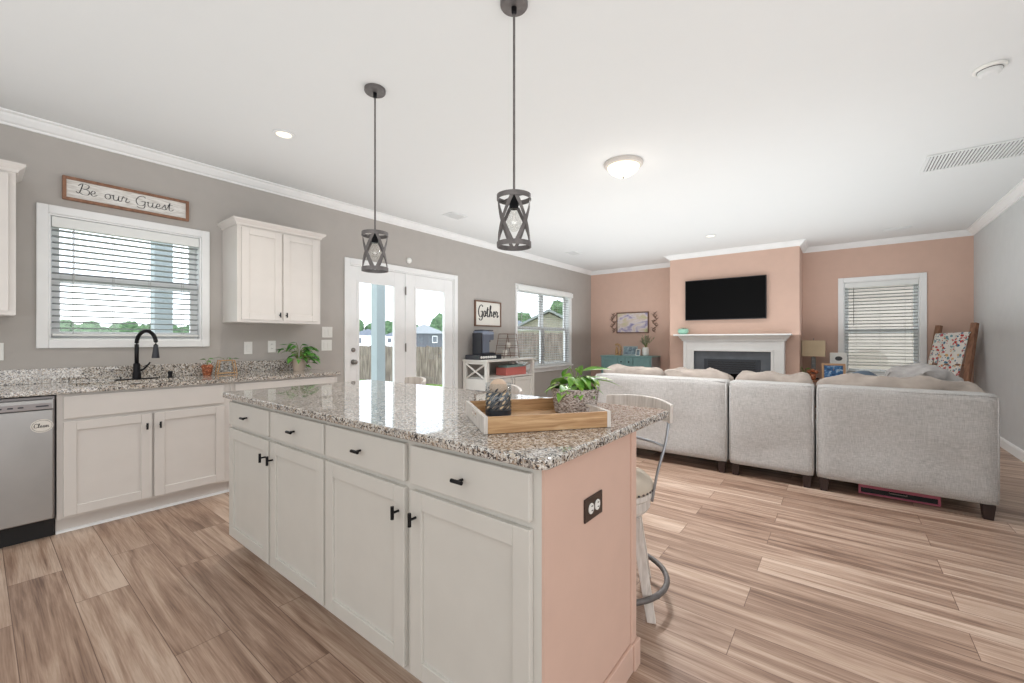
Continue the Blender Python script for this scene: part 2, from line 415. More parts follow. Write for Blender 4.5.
struct(boxes('wall_back', [(XL, 3.2, YB - T, YB, 0, ZC)], M['wall']))
struct(boxes('wall_right_kitchen', [(3.2, 3.2 + T, YB - T, 2.2 + T, 0, ZC), (XR + T, 3.2, 2.2, 2.2 + T, 0, ZC)], M['wall']))
CH0, CH1, CHY = -2.456, -.504, 7.81
struct(boxes('wall_chimney', [(CH0, CH1, CHY, YF, 0, ZC)], M['pink']))

# crown mouldings: profile (out, z)
CP = [(0, 2.663), (.012, 2.663), (.016, 2.676), (.032, 2.684), (.058, 2.712), (.066, 2.726), (.085, 2.732), (.085, ZC), (0, ZC)]
def crown(name, p0, p1, nrm, ex0=0, ex1=0, prof=CP, m=None):
    """moulding along p0->p1, nrm points into the room; ex = mitre slope at either end (+1 outer corner, -1 inner corner)"""
    bm = bmesh.new(); p0 = Vector(p0); p1 = Vector(p1); n_ = Vector(nrm); d = (p1 - p0).normalized()
    a = [bm.verts.new(p0 - d * ex0 * o + n_ * o + Vector((0, 0, z))) for o, z in prof]
    b = [bm.verts.new(p1 + d * ex1 * o + n_ * o + Vector((0, 0, z))) for o, z in prof]
    N = len(prof)
    bm.faces.new(a[::-1]); bm.faces.new(b)
    for i in range(N): bm.faces.new((a[i], a[(i + 1) % N], b[(i + 1) % N], b[i]))
    return struct(obj(name, bm, m or M['trim']))
crown('trim_1', (XL, YB, 0), (XL, YF, 0), (1, 0, 0), 0, -1)
crown('trim_2', (XL, YF, 0), (CH0, YF, 0), (0, -1, 0), -1, -1)
crown('trim_3', (CH0, YF, 0), (CH0, CHY, 0), (-1, 0, 0), -1, 1)
crown('trim_4', (CH0, CHY, 0), (CH1, CHY, 0), (0, -1, 0), 1, 1)
crown('trim_5', (CH1, CHY, 0), (CH1, YF, 0), (1, 0, 0), 1, -1)
crown('trim_6', (CH1, YF, 0), (XR, YF, 0), (0, -1, 0), -1, -1)
crown('trim_7', (XR, YF, 0), (XR, 2.2, 0), (-1, 0, 0), -1, 0)
BP = [(0, 0), (.014, 0), (.014, .085), (.008, .1), (.0, .108)]
crown('baseboard_right', (XR, 2.2, 0), (XR, YF, 0), (-1, 0, 0), 0, -1, BP)
crown('baseboard_far', (CH1, YF, 0), (XR, YF, 0), (0, -1, 0), -1, -1, BP)
crown('baseboard_far_left', (XL, YF, 0), (CH0, YF, 0), (0, -1, 0), -1, -1, BP)
crown('baseboard_left', (XL, 4.36, 0), (XL, YF, 0), (1, 0, 0), 0, -1, BP)
crown('baseboard_chimney', (CH0, CHY, 0), (-2.21, CHY, 0), (0, -1, 0), 1, 0, BP)
crown('baseboard_chimney_right', (-.68, CHY, 0), (CH1, CHY, 0), (0, -1, 0), 0, 1, BP)

# windows -----------------------------------------------------------
def window(name, op, loc, rz, cw=.07, units=1, meet=.5, apron=False, picture=True):
    x0, x1, z0, z1 = op
    r = sroot(name, loc, rz)
    t = .02
    L = [(x0 - cw, x0, -t, 0, z0 - (cw if picture else 0), z1 + cw), (x1, x1 + cw, -t, 0, z0 - (cw if picture else 0), z1 + cw), (x0, x1, -t, 0, z1, z1 + cw)]
    if picture: L.append((x0, x1, -t, 0, z0 - cw, z0))
    boxes('window_casing', L, M['trim'], r, .005)
    if not picture:
        boxes('window_sill', [(x0 - cw - .02, x1 + cw + .02, -.05, .0, z0 - .03, z0), (x0 - cw, x1 + cw, -.016, -.0005, z0 - .10, z0 - .0305)], M['trim'], r, .004)
    boxes('window_jamb', [(x0, x0 + .012, 0, T, z0, z1), (x1 - .012, x1, 0, T, z0, z1), (x0 + .012, x1 - .012, 0, T, z1 - .012, z1), (x0 + .012, x1 - .012, 0, T, z0, z0 + .012)], M['trim'], r)
    xs = [x0 + .0125 + (x1 - x0 - .025) * i / units for i in range(units + 1)]
    zm = z0 + (z1 - z0) * meet
    s = .05
    for i in range(units):
        a, b = xs[i], xs[i + 1]
        if units > 1:
            a += .012 * (i > 0); b -= .012 * (i < units - 1)
        for nm, za, zb, y in (('upper_sash', zm - .03, z1 - .013, .100), ('lower_sash', z0 + .013, zm + .03, .066)):
            sa = boxes(nm, [(a, a + s, y, y + .03, za, zb), (b - s, b, y, y + .03, za, zb), (a + s, b - s, y, y + .03, za, za + s), (a + s, b - s, y, y + .03, zb - s, zb)], M['trim'], r, .003)
            boxes('glass_pane', [(a + s, b - s, y + .012, y + .016, za + s, zb - s)], M['glass'], sa)
        if units > 1 and i:
            boxes('mullion', [(xs[i] - .0115, xs[i] + .0115, .058, T - .001, z0 + .013, z1 - .013)], M['trim'], r)
    return r
window('window_1', W1, LEFT, R90, .058)
window('window_2', W2, LEFT, R90, .055, units=2, picture=False)
window('window_3', W3, (0, YF, 0), 0, .07, meet=.46)

def blind(name, label, op, loc, rz, nw, tilt=0.12, drop=None, gap=.044, valance_out=False, zb=None, group=None):
    x0, x1, z0, z1 = op
    x0 += .016; x1 -= .016; z1 -= .015; zb = zb or z0 + .02
    r = thing(name, label, 'window blind', loc, rz)
    vh = .075
    boxes('valance', [(x0, x1, .004, .056, z1 - vh, z1)] if not valance_out else [(x0 - .055, x1 + .055, -.062, -.0205, z1 - vh + .03, z1 + .045)], M['blind'], r, .004)
    bm = bmesh.new(); z = z1 - vh - .02; cy = .031
    while z > zb + .05:
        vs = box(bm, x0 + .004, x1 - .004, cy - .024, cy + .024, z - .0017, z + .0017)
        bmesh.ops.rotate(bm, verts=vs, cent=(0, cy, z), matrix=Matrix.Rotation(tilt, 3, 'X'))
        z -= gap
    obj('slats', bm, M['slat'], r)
    boxes('bottom_rail', [(x0 + .003, x1 - .003, cy - .025, cy + .025, zb, zb + .018)], M['blind'], r, .003)
    for i in range(nw):
        xx = x0 + (x1 - x0) * ((i + .5) / nw if nw > 2 else (.16, .84)[i])
        bm = bmesh.new(); tube(bm, [(xx, cy - .027, zb + .018), (xx, cy - .027, z1 - vh)], .0013, 5); tube(bm, [(xx, cy + .027, zb + .018), (xx, cy + .027, z1 - vh)], .0013, 5)
        obj('ladder_cord', bm, M['cord'], r)
    bm = bmesh.new(); tube(bm, [(x0 + .11, -.004, z1 - vh - .0), (x0 + .11, -.004, z1 - vh - (z1 - z0) * .42)], .004, 6)
    obj('tilt_wand', bm, M['cord'] if rz else M['machdk'], r)
    return r
blind('window_blind', 'white slatted blind in the window above the kitchen sink', W1, LEFT, R90, 4, -.10, zb=W1[2] + .03)
w2a = (W2[0], (W2[0] + W2[1]) / 2 - .0, W2[2], W2[3])
blind('window_blind', 'white slatted blind with thin slats in the wide window beside the coffee bar', W2, LEFT, R90, 6, .05, gap=.047, valance_out=True)
blind('window_blind', 'white slatted blind half closed in the window on the blush fireplace wall', W3, (0, YF, 0), 0, 3, -.16, gap=.05)

# french door --------------------------------------------------------
def door():
    x0, x1, z0, z1 = DR
    r = sroot('door_1', LEFT, R90)
    boxes('door_casing', [(x0 - .065, x0, -.02, 0, 0, z1 + .065), (x1, x1 + .065, -.02, 0, 0, z1 + .065), (x0, x1, -.02, 0, z1, z1 + .065)], M['trim'], r, .005)
    boxes('door_jamb', [(x0, x0 + .015, 0, T, .02, z1), (x1 - .015, x1, 0, T, .02, z1), (x0 + .015, x1 - .015, 0, T, z1 - .015, z1)], M['trim'], r)
    boxes('threshold', [(x0, x1, .0, T, 0, .02)], M['nickel'], r)
    def leaf(a, b, ga, gb):
        y0, y1 = .01, .054
        l = boxes('door_leaf', [(a, ga, y0, y1, .025, z1 - .018), (gb, b, y0, y1, .025, z1 - .018), (ga, gb, y0, y1, .025, .26), (ga, gb, y0, y1, 1.895, z1 - .018)], M['trim'], r, .002)
        boxes('glass_stop', [(ga - .022, ga + .008, y0 - .008, y0 - .0002, .24, 1.915), (gb - .008, gb + .022, y0 - .008, y0 - .0002, .24, 1.915), (ga + .008, gb - .008, y0 - .008, y0 - .0002, 1.888, 1.915), (ga + .008, gb - .008, y0 - .008, y0 - .0002, .24, .268)], M['trim'], l, .002)
        boxes('glass_pane', [(ga, gb, .028, .034, .26, 1.895)], M['glass'], l)
        return l
    l1 = leaf(2.653, 3.422, 2.758, 3.262); l2 = leaf(3.455, 4.262, 3.592, 4.108)
    boxes('centre_astragal', [(3.424, 3.453, .004, .06, .022, z1 - .016)], M['trim'], r, .002)
    for z in (1.102, .964):
        bm = bmesh.new(); Mx = Matrix.Translation((2.69, .01, z)) @ Matrix.Rotation(PI / 2, 4, 'X')
        if z > 1: lathe(bm, [(.026, 0), (.026, .006), (.018, .012), (.018, .02)], 20, Mx)
        else: lathe(bm, [(.03, 0), (.03, .005), (.012, .01), (.012, .03), (.022, .036), (.028, .05), (.022, .062), (.008, .066)], 20, Mx)
        obj('deadbolt' if z > 1 else 'door_knob', bm, M['nickel'], l1, smooth=True)
    for z in (1.85, 1.12, .3):
        bm = bmesh.new(); box(bm, 3.415, 3.437, .0, .0038, z - .05, z + .05); tube(bm, [(3.426, -.004, z - .055), (3.426, -.004, z + .055)], .006, 8)
        obj('hinge', bm, M['nickel'], l1)
door()

# ------------------------------------------------------------------ CABINETS (local: x width, front face at y=0 looking to -y, z up)
def shaker(name, x0, x1, z0, z1, m, parent, fr=.058, t=.019, y=0.0):
    bm = bmesh.new(); yf = y - t
    box(bm, x0, x0 + fr, yf, y, z0, z1); box(bm, x1 - fr, x1, yf, y, z0, z1)
    box(bm, x0 + fr, x1 - fr, yf, y, z0, z0 + fr); box(bm, x0 + fr, x1 - fr, yf, y, z1 - fr, z1)
    box(bm, x0 + fr - .002, x1 - fr + .002, yf + .010, y, z0 + fr - .002, z1 - fr + .002)
    return obj(name, bm, m, parent, .0022)
def slab(name, x0, x1, z0, z1, m, parent, t=.019, y=0.0):
    return boxes(name, [(x0, x1, y - t, y, z0, z1)], m, parent, .004)
def tknob(x, z, vertical, parent, y=-.019):
    bm = bmesh.new()
    tube(bm, [(x, y, z), (x, y - .026, z)], .0045, 8)
    d = .022
    a, b = ((x, y - .026, z - d), (x, y - .026, z + d)) if vertical else ((x - d, y - .026, z), (x + d, y - .026, z))
    tube(bm, [a, b], .0062, 10)
    obj('handle', bm, M['black'], parent, smooth=False)

def base_cab(label, w, loc, rz, doors, drawers, m, depth=.6, z0=.10, top=.883, false_front=False, toe=True, group=None):
    r = thing('base_cabinet', label, 'cabinet', loc, rz)
    bm = bmesh.new(); box(bm, 0, w, .0, depth, z0, top)
    obj('body', bm, m, r, .0015)
    if toe: boxes('toe_kick', [(0, w, .062, .075, 0, z0)], m, r); boxes('plinth', [(0, w, .0755, depth, 0, z0 - .0005)], m, r)
    for (a, b, za, zb, side) in doors:
        d = shaker('door', a, b, za, zb, m, r)
        if side: tknob(b - .03 if side == 'r' else a + .03, zb - .085, True, d)
    for (a, b, za, zb, h) in drawers:
        d = slab('drawer_front' if h else 'false_drawer_front', a, b, za, zb, m, r)
        if h: tknob((a + b) / 2, (za + zb) / 2, False, d)
    return r

# left wall run: local origin at (face X, Y)
FX = -3.82
base_cab('white shaker sink base cabinet with two doors under the kitchen window', .937, (FX, .313, 0), R90,
         [(.027, .454, .118, .706, 'r'), (.466, .894, .118, .706, 'l')], [(.027, .894, .725, .868, False)], M['cab'], depth=.598)
base_cab('white base cabinet right of the sink base, partly behind the island', .90, (FX, 1.252, 0), R90,
         [(.03, .44, .118, .706, 'r'), (.452, .862, .118, .706, 'l')], [(.03, .862, .725, .868, False)], M['cab'], depth=.598)
# quarter round along the toe kick belongs to the room
crown('baseboard_kitchen', (FX - .062, .313, 0), (FX - .062, 2.15, 0), (1, 0, 0), 0, 0, [(0, 0), (.014, 0), (.011, .011), (0, .016)])

def dishwasher():
    r = thing('dishwasher', 'stainless steel dishwasher with oval sticker left of the sink cabinet', 'dishwasher', (FX, -.294, 0), R90)
    boxes('body', [(0, .6, .02, .59, .12, .872)], M['panelgrey'], r)
    d = boxes('door', [(.006, .594, -.022, .019, .125, .795)], M['steel'], r, .006)
    boxes('control_panel', [(.006, .594, -.022, .019, .797, .858)], M['steel'], r, .004)
    k = boxes('control_strip', [(.02, .585, -.0235, -.0222, .800, .836)], M['panelgrey'], r)
    for i, x in enumerate([.06, .1, .14, .19, .24, .3, .36, .41, .45, .52, .55]):
        boxes('button', [(x, x + (.022 if i % 3 else .03), -.0245, -.0236, .815, .823)], M['machdk'], k)
    boxes('toe_panel', [(.0, .6, .05, .08, 0, .118)], M['dark'], r)
    bm = bmesh.new()
    lathe(bm, [(.001, 0), (.056, 0), (.056, .0012), (.001, .0014)], 40, Matrix.Translation((.545, -.0225, .70)) @ Matrix.Diagonal((.84, 1, 1, 1)) @ Matrix.Rotation(PI / 2, 4, 'X') @ Matrix.Diagonal((1, .72, 1, 1)))
    st = obj('oval_sticker', bm, M['paperwhite'], d)
    bm = bmesh.new(); letters(bm, 'Clean', .512, .690, .0125, .0011, -.0246, 1.2); obj('sticker_lettering', bm, M['ink'], st)
    bm = bmesh.new()
    tube(bm, [(.545 + .041 * math.cos(a), -.0243, .70 + .034 * math.sin(a)) for a in [2 * PI * i / 40 for i in range(40)]], .0007, 5, True)
    obj('sticker_border', bm, M['ink'], st)
    return r
dishwasher()

# countertop along the left wall with a sink hole; local frame as LEFT wall
def counter_sink():
    r = thing('sink_countertop', 'speckled granite worktop with low backsplash along the window wall', 'countertop', LEFT, R90)
    y0, y1 = -.63, -.0015            # front edge X=-3.79
    Z0, Z1 = .884, .914
    a, b, sx0, sx1 = -1.2, 2.17, .40, 1.13
    sy0, sy1 = -.50, -.20
    boxes('worktop', [(a, sx0, y0, y1, Z0, Z1), (sx1, b, y0, y1, Z0, Z1), (sx0, sx1, y0, sy0, Z0, Z1), (sx0, sx1, sy1, y1, Z0, Z1)], M['granite'], r)
    boxes('backsplash', [(a, b, -.022, -.0015, Z1, Z1 + .104)], M['granite'], r, .002)
    return r
counter_sink()
def sink():
    r = thing('sink', 'undermount stainless sink set into the granite below the window', 'sink', LEFT, R90)
    bm = bmesh.new()
    x0, x1, y0, y1, z0, z1 = .405, 1.125, -.495, -.205, .70, .883
    t = .003
    box(bm, x0, x1, y0, y1, z0, z0 + t); box(bm, x0, x0 + t, y0, y1, z0 + t, z1); box(bm, x1 - t, x1, y0, y1, z0 + t, z1)
    box(bm, x0 + t, x1 - t, y0, y0 + t, z0 + t, z1); box(bm, x0 + t, x1 - t, y1 - t, y1, z0 + t, z1)
    obj('basin', bm, M['steel'], r)
    bm = bmesh.new(); lathe(bm, [(.04, 0), (.04, .003), (.02, .004)], 20, Matrix.Translation((.76, -.35, z0 + t))); obj('drain', bm, M['nickel'], r)
sink()
def faucet():
    r = thing('kitchen_faucet', 'matte black gooseneck pull-down faucet behind the sink', 'faucet', (-4.30, .775, .914))
    bm = bmesh.new(); box(bm, -.026, .026, -.125, .125, 0, .006); obj('deck_plate', bm, M['black'], r, .003)
    bm = bmesh.new(); lathe(bm, [(.027, .006), (.027, .045), (.022, .06), (.022, .115), (.017, .125)], 24); obj('base', bm, M['black'], r, smooth=False)
    D = Vector((.72, .42, 0)).normalized()
    pts = [Vector((0, 0, .12)), Vector((0, 0, .2)), Vector((0, 0, .27))]
    R_ = .085
    for i in range(0, 13):
        a = PI - PI * i / 12 * 1.05
        pts.append(D * (R_ + R_ * math.cos(a)) + Vector((0, 0, .28 + R_ * 1.1 * math.sin(a))))
    bm = bmesh.new(); tube(bm, pts, .0135, 14); obj('spout', bm, M['black'], r, smooth=True)
    e = pts[-1]; dn = (pts[-1] - pts[-2]).normalized()
    bm = bmesh.new(); tube(bm, [e, e + dn * .02, e + dn * .05, e + dn * .1], [.014, .016, .019, .025], 16); obj('spray_head', bm, M['machdk'], r, smooth=False)
    bm = bmesh.new(); tube(bm, [(0, .015, .065), (.0, .04, .075), (.012, .07, .115), (.014, .078, .13)], [.012, .008, .006, .006], 10); obj('lever', bm, M['black'], r)
faucet()
bm = bmesh.new(); lathe(bm, [(.02, 0), (.02, .006), (.014, .01), (.014, .03), (.017, .034), (.017, .052), (.004, .054)], 20)
o = obj('soap_dispenser', bm, M['black']); o.location = (-4.27, .975, .914); tag(o, 'short black sink button cap on the granite right of the faucet', 'soap dispenser')

# wall cabinets
def wall_cab(label, w, loc, doors, z0, z1, depth=.348):
    r = thing('wall_cabinet', label, 'cabinet', loc, R90)
    boxes('body', [(0, w, 0, depth, 0, z1 - z0)], M['cab'], r, .0015)
    h = z1 - z0
    for a, b, side in doors:
        d = shaker('door', a, b, .022, h - .02, M['cab'], r)
        tknob(b - .022 if side == 'r' else a + .022, .07, True, d)
    # flared crown along the front and both ends
    prof = [(0, h - .005), (.008, h - .005), (.014, h + .012), (.034, h + .03), (.04, h + .036), (.04, h + .05), (0, h + .05)]
    bm = bmesh.new()
    path = [(0, depth), (0, 0), (w, 0), (w, depth)]; off = [(-1, 0), (-1, -1), (1, -1), (1, 0)]
    rings = [[bm.verts.new((px + ox * o_, py + oy * o_, z)) for o_, z in prof] for (px, py), (ox, oy) in zip(path, off)]
    N = len(prof)
    for A, B in zip(rings[:-1], rings[1:]):
        for i in range(N): bm.faces.new((A[i], A[(i + 1) % N], B[(i + 1) % N], B[i]))
    bm.faces.new(rings[0]); bm.faces.new(rings[-1][::-1])
    obj('crown', bm, M['cab'], r)
    return r
wall_cab('white two-door wall cabinet with crown top right of the kitchen window', .73, (-4.07, 1.385, 1.375),
         [(.03, .358, 'r'), (.372, .70, 'l')], 1.375, 2.215)
wall_cab('white wall cabinet cut off by the left edge, left of the kitchen window', .76, (-4.07, -.60, 1.375),
         [(.03, .373, 'r'), (.387, .73, 'l')], 1.375, 2.27)

# ------------------------------------------------------------------ ISLAND
IY = .92
mk = dict(m=M['isl'], depth=.53)
base_cab('island cabinet nearest the sink with two drawers over two narrow shaker doors', 1.0815, (-2.785, IY, 0), 0,
         [(.015, .536, .1, .715, 'r'), (.560, 1.073, .1, .715, 'l')], [(.015, .536, .735, .865, True), (.560, 1.073, .735, .865, True)], z0=.08, **mk)
base_cab('island cabinet at the blush end panel with two drawers over two shaker doors', 1.082, (-1.703, IY, 0), 0,
         [(.008, .531, .1, .715, 'r'), (.563, 1.056, .1, .715, 'l')], [(.008, .531, .735, .865, True), (.563, 1.056, .735, .865, True)], z0=.08, **mk)
r = thing('island_back_panel', 'blush painted end and back panel wrapping the island under the granite', 'island panel', (0, 0, 0))
boxes('end_panel', [(-.6208, -.612, .9205, 1.49, 0, .8835)], M['pink'], r)
boxes('back_wall', [(-2.785, -.6208, 1.4505, 1.53, 0, .8835)], M['pink'], r)
boxes('corner_trim', [(-.6207, -.606, 1.4905, 1.535, 0, .8835)], M['pink'], r, .003)
boxes('base_moulding', [(-.6118, -.600, .9205, 1.4898, 0, .10), (-.6058, -.594, 1.4905, 1.545, 0, .10), (-2.785, -.6062, 1.5355, 1.546, 0, .10)], M['pink'], r, .003)
def island_top():
    x0, x1, y0, y1 = -2.85, -.587, .885, 1.88
    rc = .035; pts = []
    for cx, cy, a0 in ((x1 - rc, y1 - rc, 0), (x0 + rc, y1 - rc, 90), (x0 + rc, y0 + rc, 180), (x1 - rc, y0 + rc, 270)):
        for k in range(7):
            a = math.radians(a0 + 15 * k); pts.append((cx + rc * math.cos(a), cy + rc * math.sin(a)))
    bm = bmesh.new(); prism(bm, pts, Matrix.Translation((0, 0, .884)), .03)
    return tag(obj('island_countertop', bm, M['granite'], None, .007, seg=3), 'polished speckled granite slab covering the kitchen island', 'countertop')
island_top()

def outlet(label, loc, rz, w=.072, h=.117, plate='white', kind='outlet', n=1):
    cat = 'outlet' if kind == 'outlet' else 'light switch'
    r = thing('wall_outlet' if kind == 'outlet' else 'light_switch', label, cat, loc, rz)
    boxes('cover_plate', [(-w / 2, w / 2, -.006, -.0005, -h / 2, h / 2)], M[plate], r, .002)
    for i in range(n):
        cx = (i - (n - 1) / 2) * .046
        if kind == 'outlet':
            for s in (-.021, .021):
                bm = bmesh.new(); lathe(bm, [(.001, 0), (.0165, 0), (.0165, .002), (.001, .0022)], 20, Matrix.Translation((cx, -.006, s)) @ Matrix.Rotation(PI / 2, 4, 'X'))
                rc = obj('socket', bm, M['white'], r)
                boxes('slots', [(cx - .008, cx - .0055, -.0089, -.0082, s - .001, s + .008), (cx + .0055, cx + .008, -.0089, -.0082, s - .001, s + .008)], M['dark'], rc)
        else:
            boxes('switch_toggle', [(cx - .014, cx + .014, -.009, -.0061, -.033, .033)], M['white'], r, .0015)
    return r
mini('bronzeplate', (58, 44, 38), .35)
# the island outlet lies sideways: sockets side by side
o = outlet('dark bronze double outlet on the blush end of the island', (-.612, 1.19, .70), R90, plate='bronzeplate')
o.rotation_euler = (0, PI / 2, R90)
o.rotation_euler = (Matrix.Rotation(R90, 3, 'Z') @ Matrix.Rotation(R90, 3, 'Y')).to_euler()
o.scale = (1, 1, 1)
outlet('white switch plate on the wall right of the kitchen window, below the wall cabinet', (XL, 1.595, 1.142), R90, kind='switch')
outlet('white outlet below the middle of the wall cabinet, left of the pothos', (XL, 1.805, 1.152), R90)
outlet('upper double switch plate beside the french door casing', (XL, 2.372, 1.302), R90, .118, .117, kind='switch', n=2)
outlet('lower double switch plate beside the french door, behind the pothos', (XL, 2.365, 1.16), R90, .118, .117, kind='switch', n=2)
outlet('white switch plate cut off by the left edge above the dishwasher', (XL, .085, 1.14), R90, kind='switch')
o = outlet('small white outlet low on the right wall beyond the sofa', (XR, 7.667, .26), -R90)

# ------------------------------------------------------------------ signs
def text_sign(name, label, y0, y1, z0, z1, text, u, tx, tz, sx, fr, fm, boardm, rr, planks=False):
    r = thing(name, label, 'sign', (XL, y0, z0), R90)
    w, h = y1 - y0, z1 - z0
    boxes('frame', [(0, fr, -.03, -.001, 0, h), (w - fr, w, -.03, -.001, 0, h), (fr, w - fr, -.03, -.001, 0, fr), (fr, w - fr, -.03, -.001, h - fr, h)], fm, r, .002)
    boxes('board', [(fr, w - fr, -.016, -.001, fr, h - fr)], boardm, r)
    x = tx
    for wd in text.split(' '):
        bm = bmesh.new(); x = letters(bm, wd, x, tz, u, rr, -.0165, sx) + .7 * u * sx; obj('lettering', bm, M['ink'], r)
    return r
text_sign('wooden_sign', 'long wood framed sign reading Be our Guest above the kitchen window', .388, 1.131, 2.232, 2.402, 'Be our Guest', .038, .075, .060, 1.40, .02, M['wood'], M['board'], .0022)
text_sign('wooden_sign', 'square dark framed sign reading Gather above the coffee machine', 4.705, 5.328, 1.43, 1.83, 'Gather', .092, .075, .15, .95, .02, M['darkwoodframe'], M['paperwhite'], .0075)

bm = bmesh.new(); lathe(bm, [(.001, 0), (.035, 0), (.04, .006), (.036, .02), (.02, .026), (.001, .027)], 24, Matrix.Rotation(PI / 2, 4, 'X'))
o = obj('door_chime_sensor', bm, M['white'], smooth=True); o.location = (XL + .001, 3.47, 2.248); o.rotation_euler = (0, 0, R90); tag(o, 'small round white sensor on the wall above the french door', 'sensor')

# ------------------------------------------------------------------ PENDANTS and ceiling fittings
def pendant(x, y, label, rz):
    r = thing('pendant_light', label, 'pendant light', (x, y, ZC), rz)
    bm = bmesh.new(); lathe(bm, [(.062, -.0005), (.062, -.018), (.058, -.024), (.001, -.026)], 32); obj('canopy', bm, M['gunmetal'], r)
    bm = bmesh.new(); lathe(bm, [(.012, -.026), (.012, -.05), (.007, -.056)], 14); obj('canopy_loop', bm, M['black'], r)
    bm = bmesh.new(); tube(bm, [(0, 0, -.056), (0, 0, -.86)], .0052, 8); obj('rod', bm, M['gunmetal'], r)
    bm = bmesh.new(); lathe(bm, [(.01, -.86), (.02, -.875), (.022, -.93), (.018, -.935)], 16); obj('socket', bm, M['black'], r)
    bm = bmesh.new(); lathe(bm, [(.013, -.935), (.016, -.95), (.03, -.975), (.034, -1.0), (.028, -1.022), (.012, -1.034), (.001, -1.036)], 18); obj('bulb', bm, M['bulb'], r, smooth=True)
    R_, zt, zb, bh = .078, -.872, -1.085, .022
    def ring(z):
        bm = bmesh.new(); lathe(bm, [(R_, z), (R_, z - bh), (R_ - .004, z - bh), (R_ - .004, z)], 40, closed=True); return bm
    ct = obj('top_ring', ring(zt), M['gunmetal'], r)
    obj('bottom_ring', ring(zb + .0), M['gunmetal'], r)
    bm = bmesh.new()
    for k in range(2):
        a = PI * k; tube(bm, [(math.cos(a) * .01, math.sin(a) * .01, zt - .006), (math.cos(a) * (R_ - .002), math.sin(a) * (R_ - .002), zt - .010)], .004, 6)
    obj('crossbar', bm, M['gunmetal'], ct)
    for k in range(4):
        for s in (1, -1):
            bm = bmesh.new(); a0 = 2 * PI * k / 4; tw = s * math.radians(86); N = 14; prev = None
            for i in range(N + 1):
                t = i / N; a = a0 + tw * (t - .5); rr = R_ - .0055 - (.002 if s > 0 else .0) * math.sin(PI * t)
                z = zt - .004 + (zb - bh + .006 - zt) * t
                rad = Vector((math.cos(a), math.sin(a), 0)); tg = Vector((-math.sin(a), math.cos(a), 0))
                c = rad * rr + Vector((0, 0, z)); w = .0088
                q = [bm.verts.new(c + tg * w + rad * .0008), bm.verts.new(c - tg * w + rad * .0008), bm.verts.new(c - tg * w - rad * .0008), bm.verts.new(c + tg * w - rad * .0008)]
                if prev:
                    for j in range(4): bm.faces.new((prev[j], prev[(j + 1) % 4], q[(j + 1) % 4], q[j]))
                else: bm.faces.new(q)
                prev = q
            bm.faces.new(prev[::-1])
            obj('cage_strap', bm, M['gunmetal'], r)
    return r
M['bulb'] = glass_mat('bulb_glass', (.95, .95, .93), .18)
pendant(-2.231, 1.5, 'caged metal pendant with crossed straps hanging nearer the french door', .19)
pendant(-1.162, 1.5, 'caged metal pendant with crossed straps hanging nearer the camera, over the tray end', -.12)

def point(name, loc, power, rad, col, parent=None):
    l = bpy.data.lights.new(name, 'POINT'); l.energy = power; l.shadow_soft_size = rad; l.color = col
    o = bpy.data.objects.new(name, l); C.objects.link(o); o.location = loc
    if parent: o.parent = parent
M['glow'] = mat('lit_frosted_glass', (255, 240, 214), .5, emis=1.15)
def can(x, y, label):
    r = thing('recessed_light', label, 'ceiling light', (x, y, ZC))
    bm = bmesh.new(); lathe(bm, [(.075, -.0005), (.075, -.006), (.055, -.009), (.052, -.001)], 32, closed=True); obj('trim_ring', bm, M['ceil'], r)
    bm = bmesh.new(); lathe(bm, [(.001, -.002), (.051, -.002), (.051, -.004), (.001, -.005)], 28); obj('lens', bm, M['glow'], r)
    l = bpy.data.lights.new('recessed_lamp', 'SPOT'); l.energy = 40; l.spot_size = 2.4; l.spot_blend = 1; l.shadow_soft_size = .05; l.color = (1, .93, .82)
    o = bpy.data.objects.new('recessed_lamp', l); C.objects.link(o); o.location = (0, 0, -.02); o.parent = r
can(-3.249, 1.412, 'lit recessed ceiling light over the sink side of the kitchen')
can(-1.504, 6.64, 'lit recessed ceiling light in front of the fireplace')
mini('ringgrey', (206, 200, 194), .5)
def flush():
    r = thing('flush_mount_light', 'lit white frosted bowl light in the middle of the ceiling', 'ceiling light', (-1.48, 3.45, ZC))
    bm = bmesh.new(); lathe(bm, [(.165, -.0005), (.165, -.015), (.155, -.028), (.14, -.032), (.001, -.032)], 40); obj('base_ring', bm, M['ringgrey'], r)
    bm = bmesh.new(); lathe(bm, [(.136, -.033), (.13, -.05), (.105, -.08), (.065, -.105), (.02, -.115), (.001, -.116)], 36); obj('glass_bowl', bm, M['glow'], r, smooth=True)
    bm = bmesh.new(); lathe(bm, [(.001, -.116), (.009, -.117), (.009, -.124), (.003, -.132), (.001, -.133)], 14); obj('finial', bm, M['nickel'], r)
    point('flush_lamp', (0, 0, -.22), .9, .12, (1, .94, .86), r)
    l = bpy.data.lights.new('flush_downlight', 'SPOT'); l.energy = 230; l.spot_size = 2.9; l.spot_blend = 1; l.shadow_soft_size = .14; l.color = (.98, .98, .98)
    o = bpy.data.objects.new('flush_downlight', l); C.objects.link(o); o.location = (0, 0, -.14); o.parent = r
flush()
def smoke():
    r = thing('smoke_detector', 'round white smoke detector on the ceiling at upper right', 'smoke detector', (.655, 3.50, ZC))
    bm = bmesh.new(); lathe(bm, [(.068, -.0005), (.068, -.012), (.062, -.016), (.001, -.016)], 36); obj('mount_ring', bm, M['white'], r)
    bm = bmesh.new(); lathe(bm, [(.05, -.0165), (.05, -.022), (.046, -.036), (.03, -.044), (.001, -.045)], 36); obj('dome', bm, M['ceil'], r)
    bm = bmesh.new(); lathe(bm, [(.052, -.0165), (.052, -.020), (.0505, -.020), (.0505, -.0165)], 36, closed=True); obj('sensor_slot', bm, M['gunmetal'], r)
smoke()
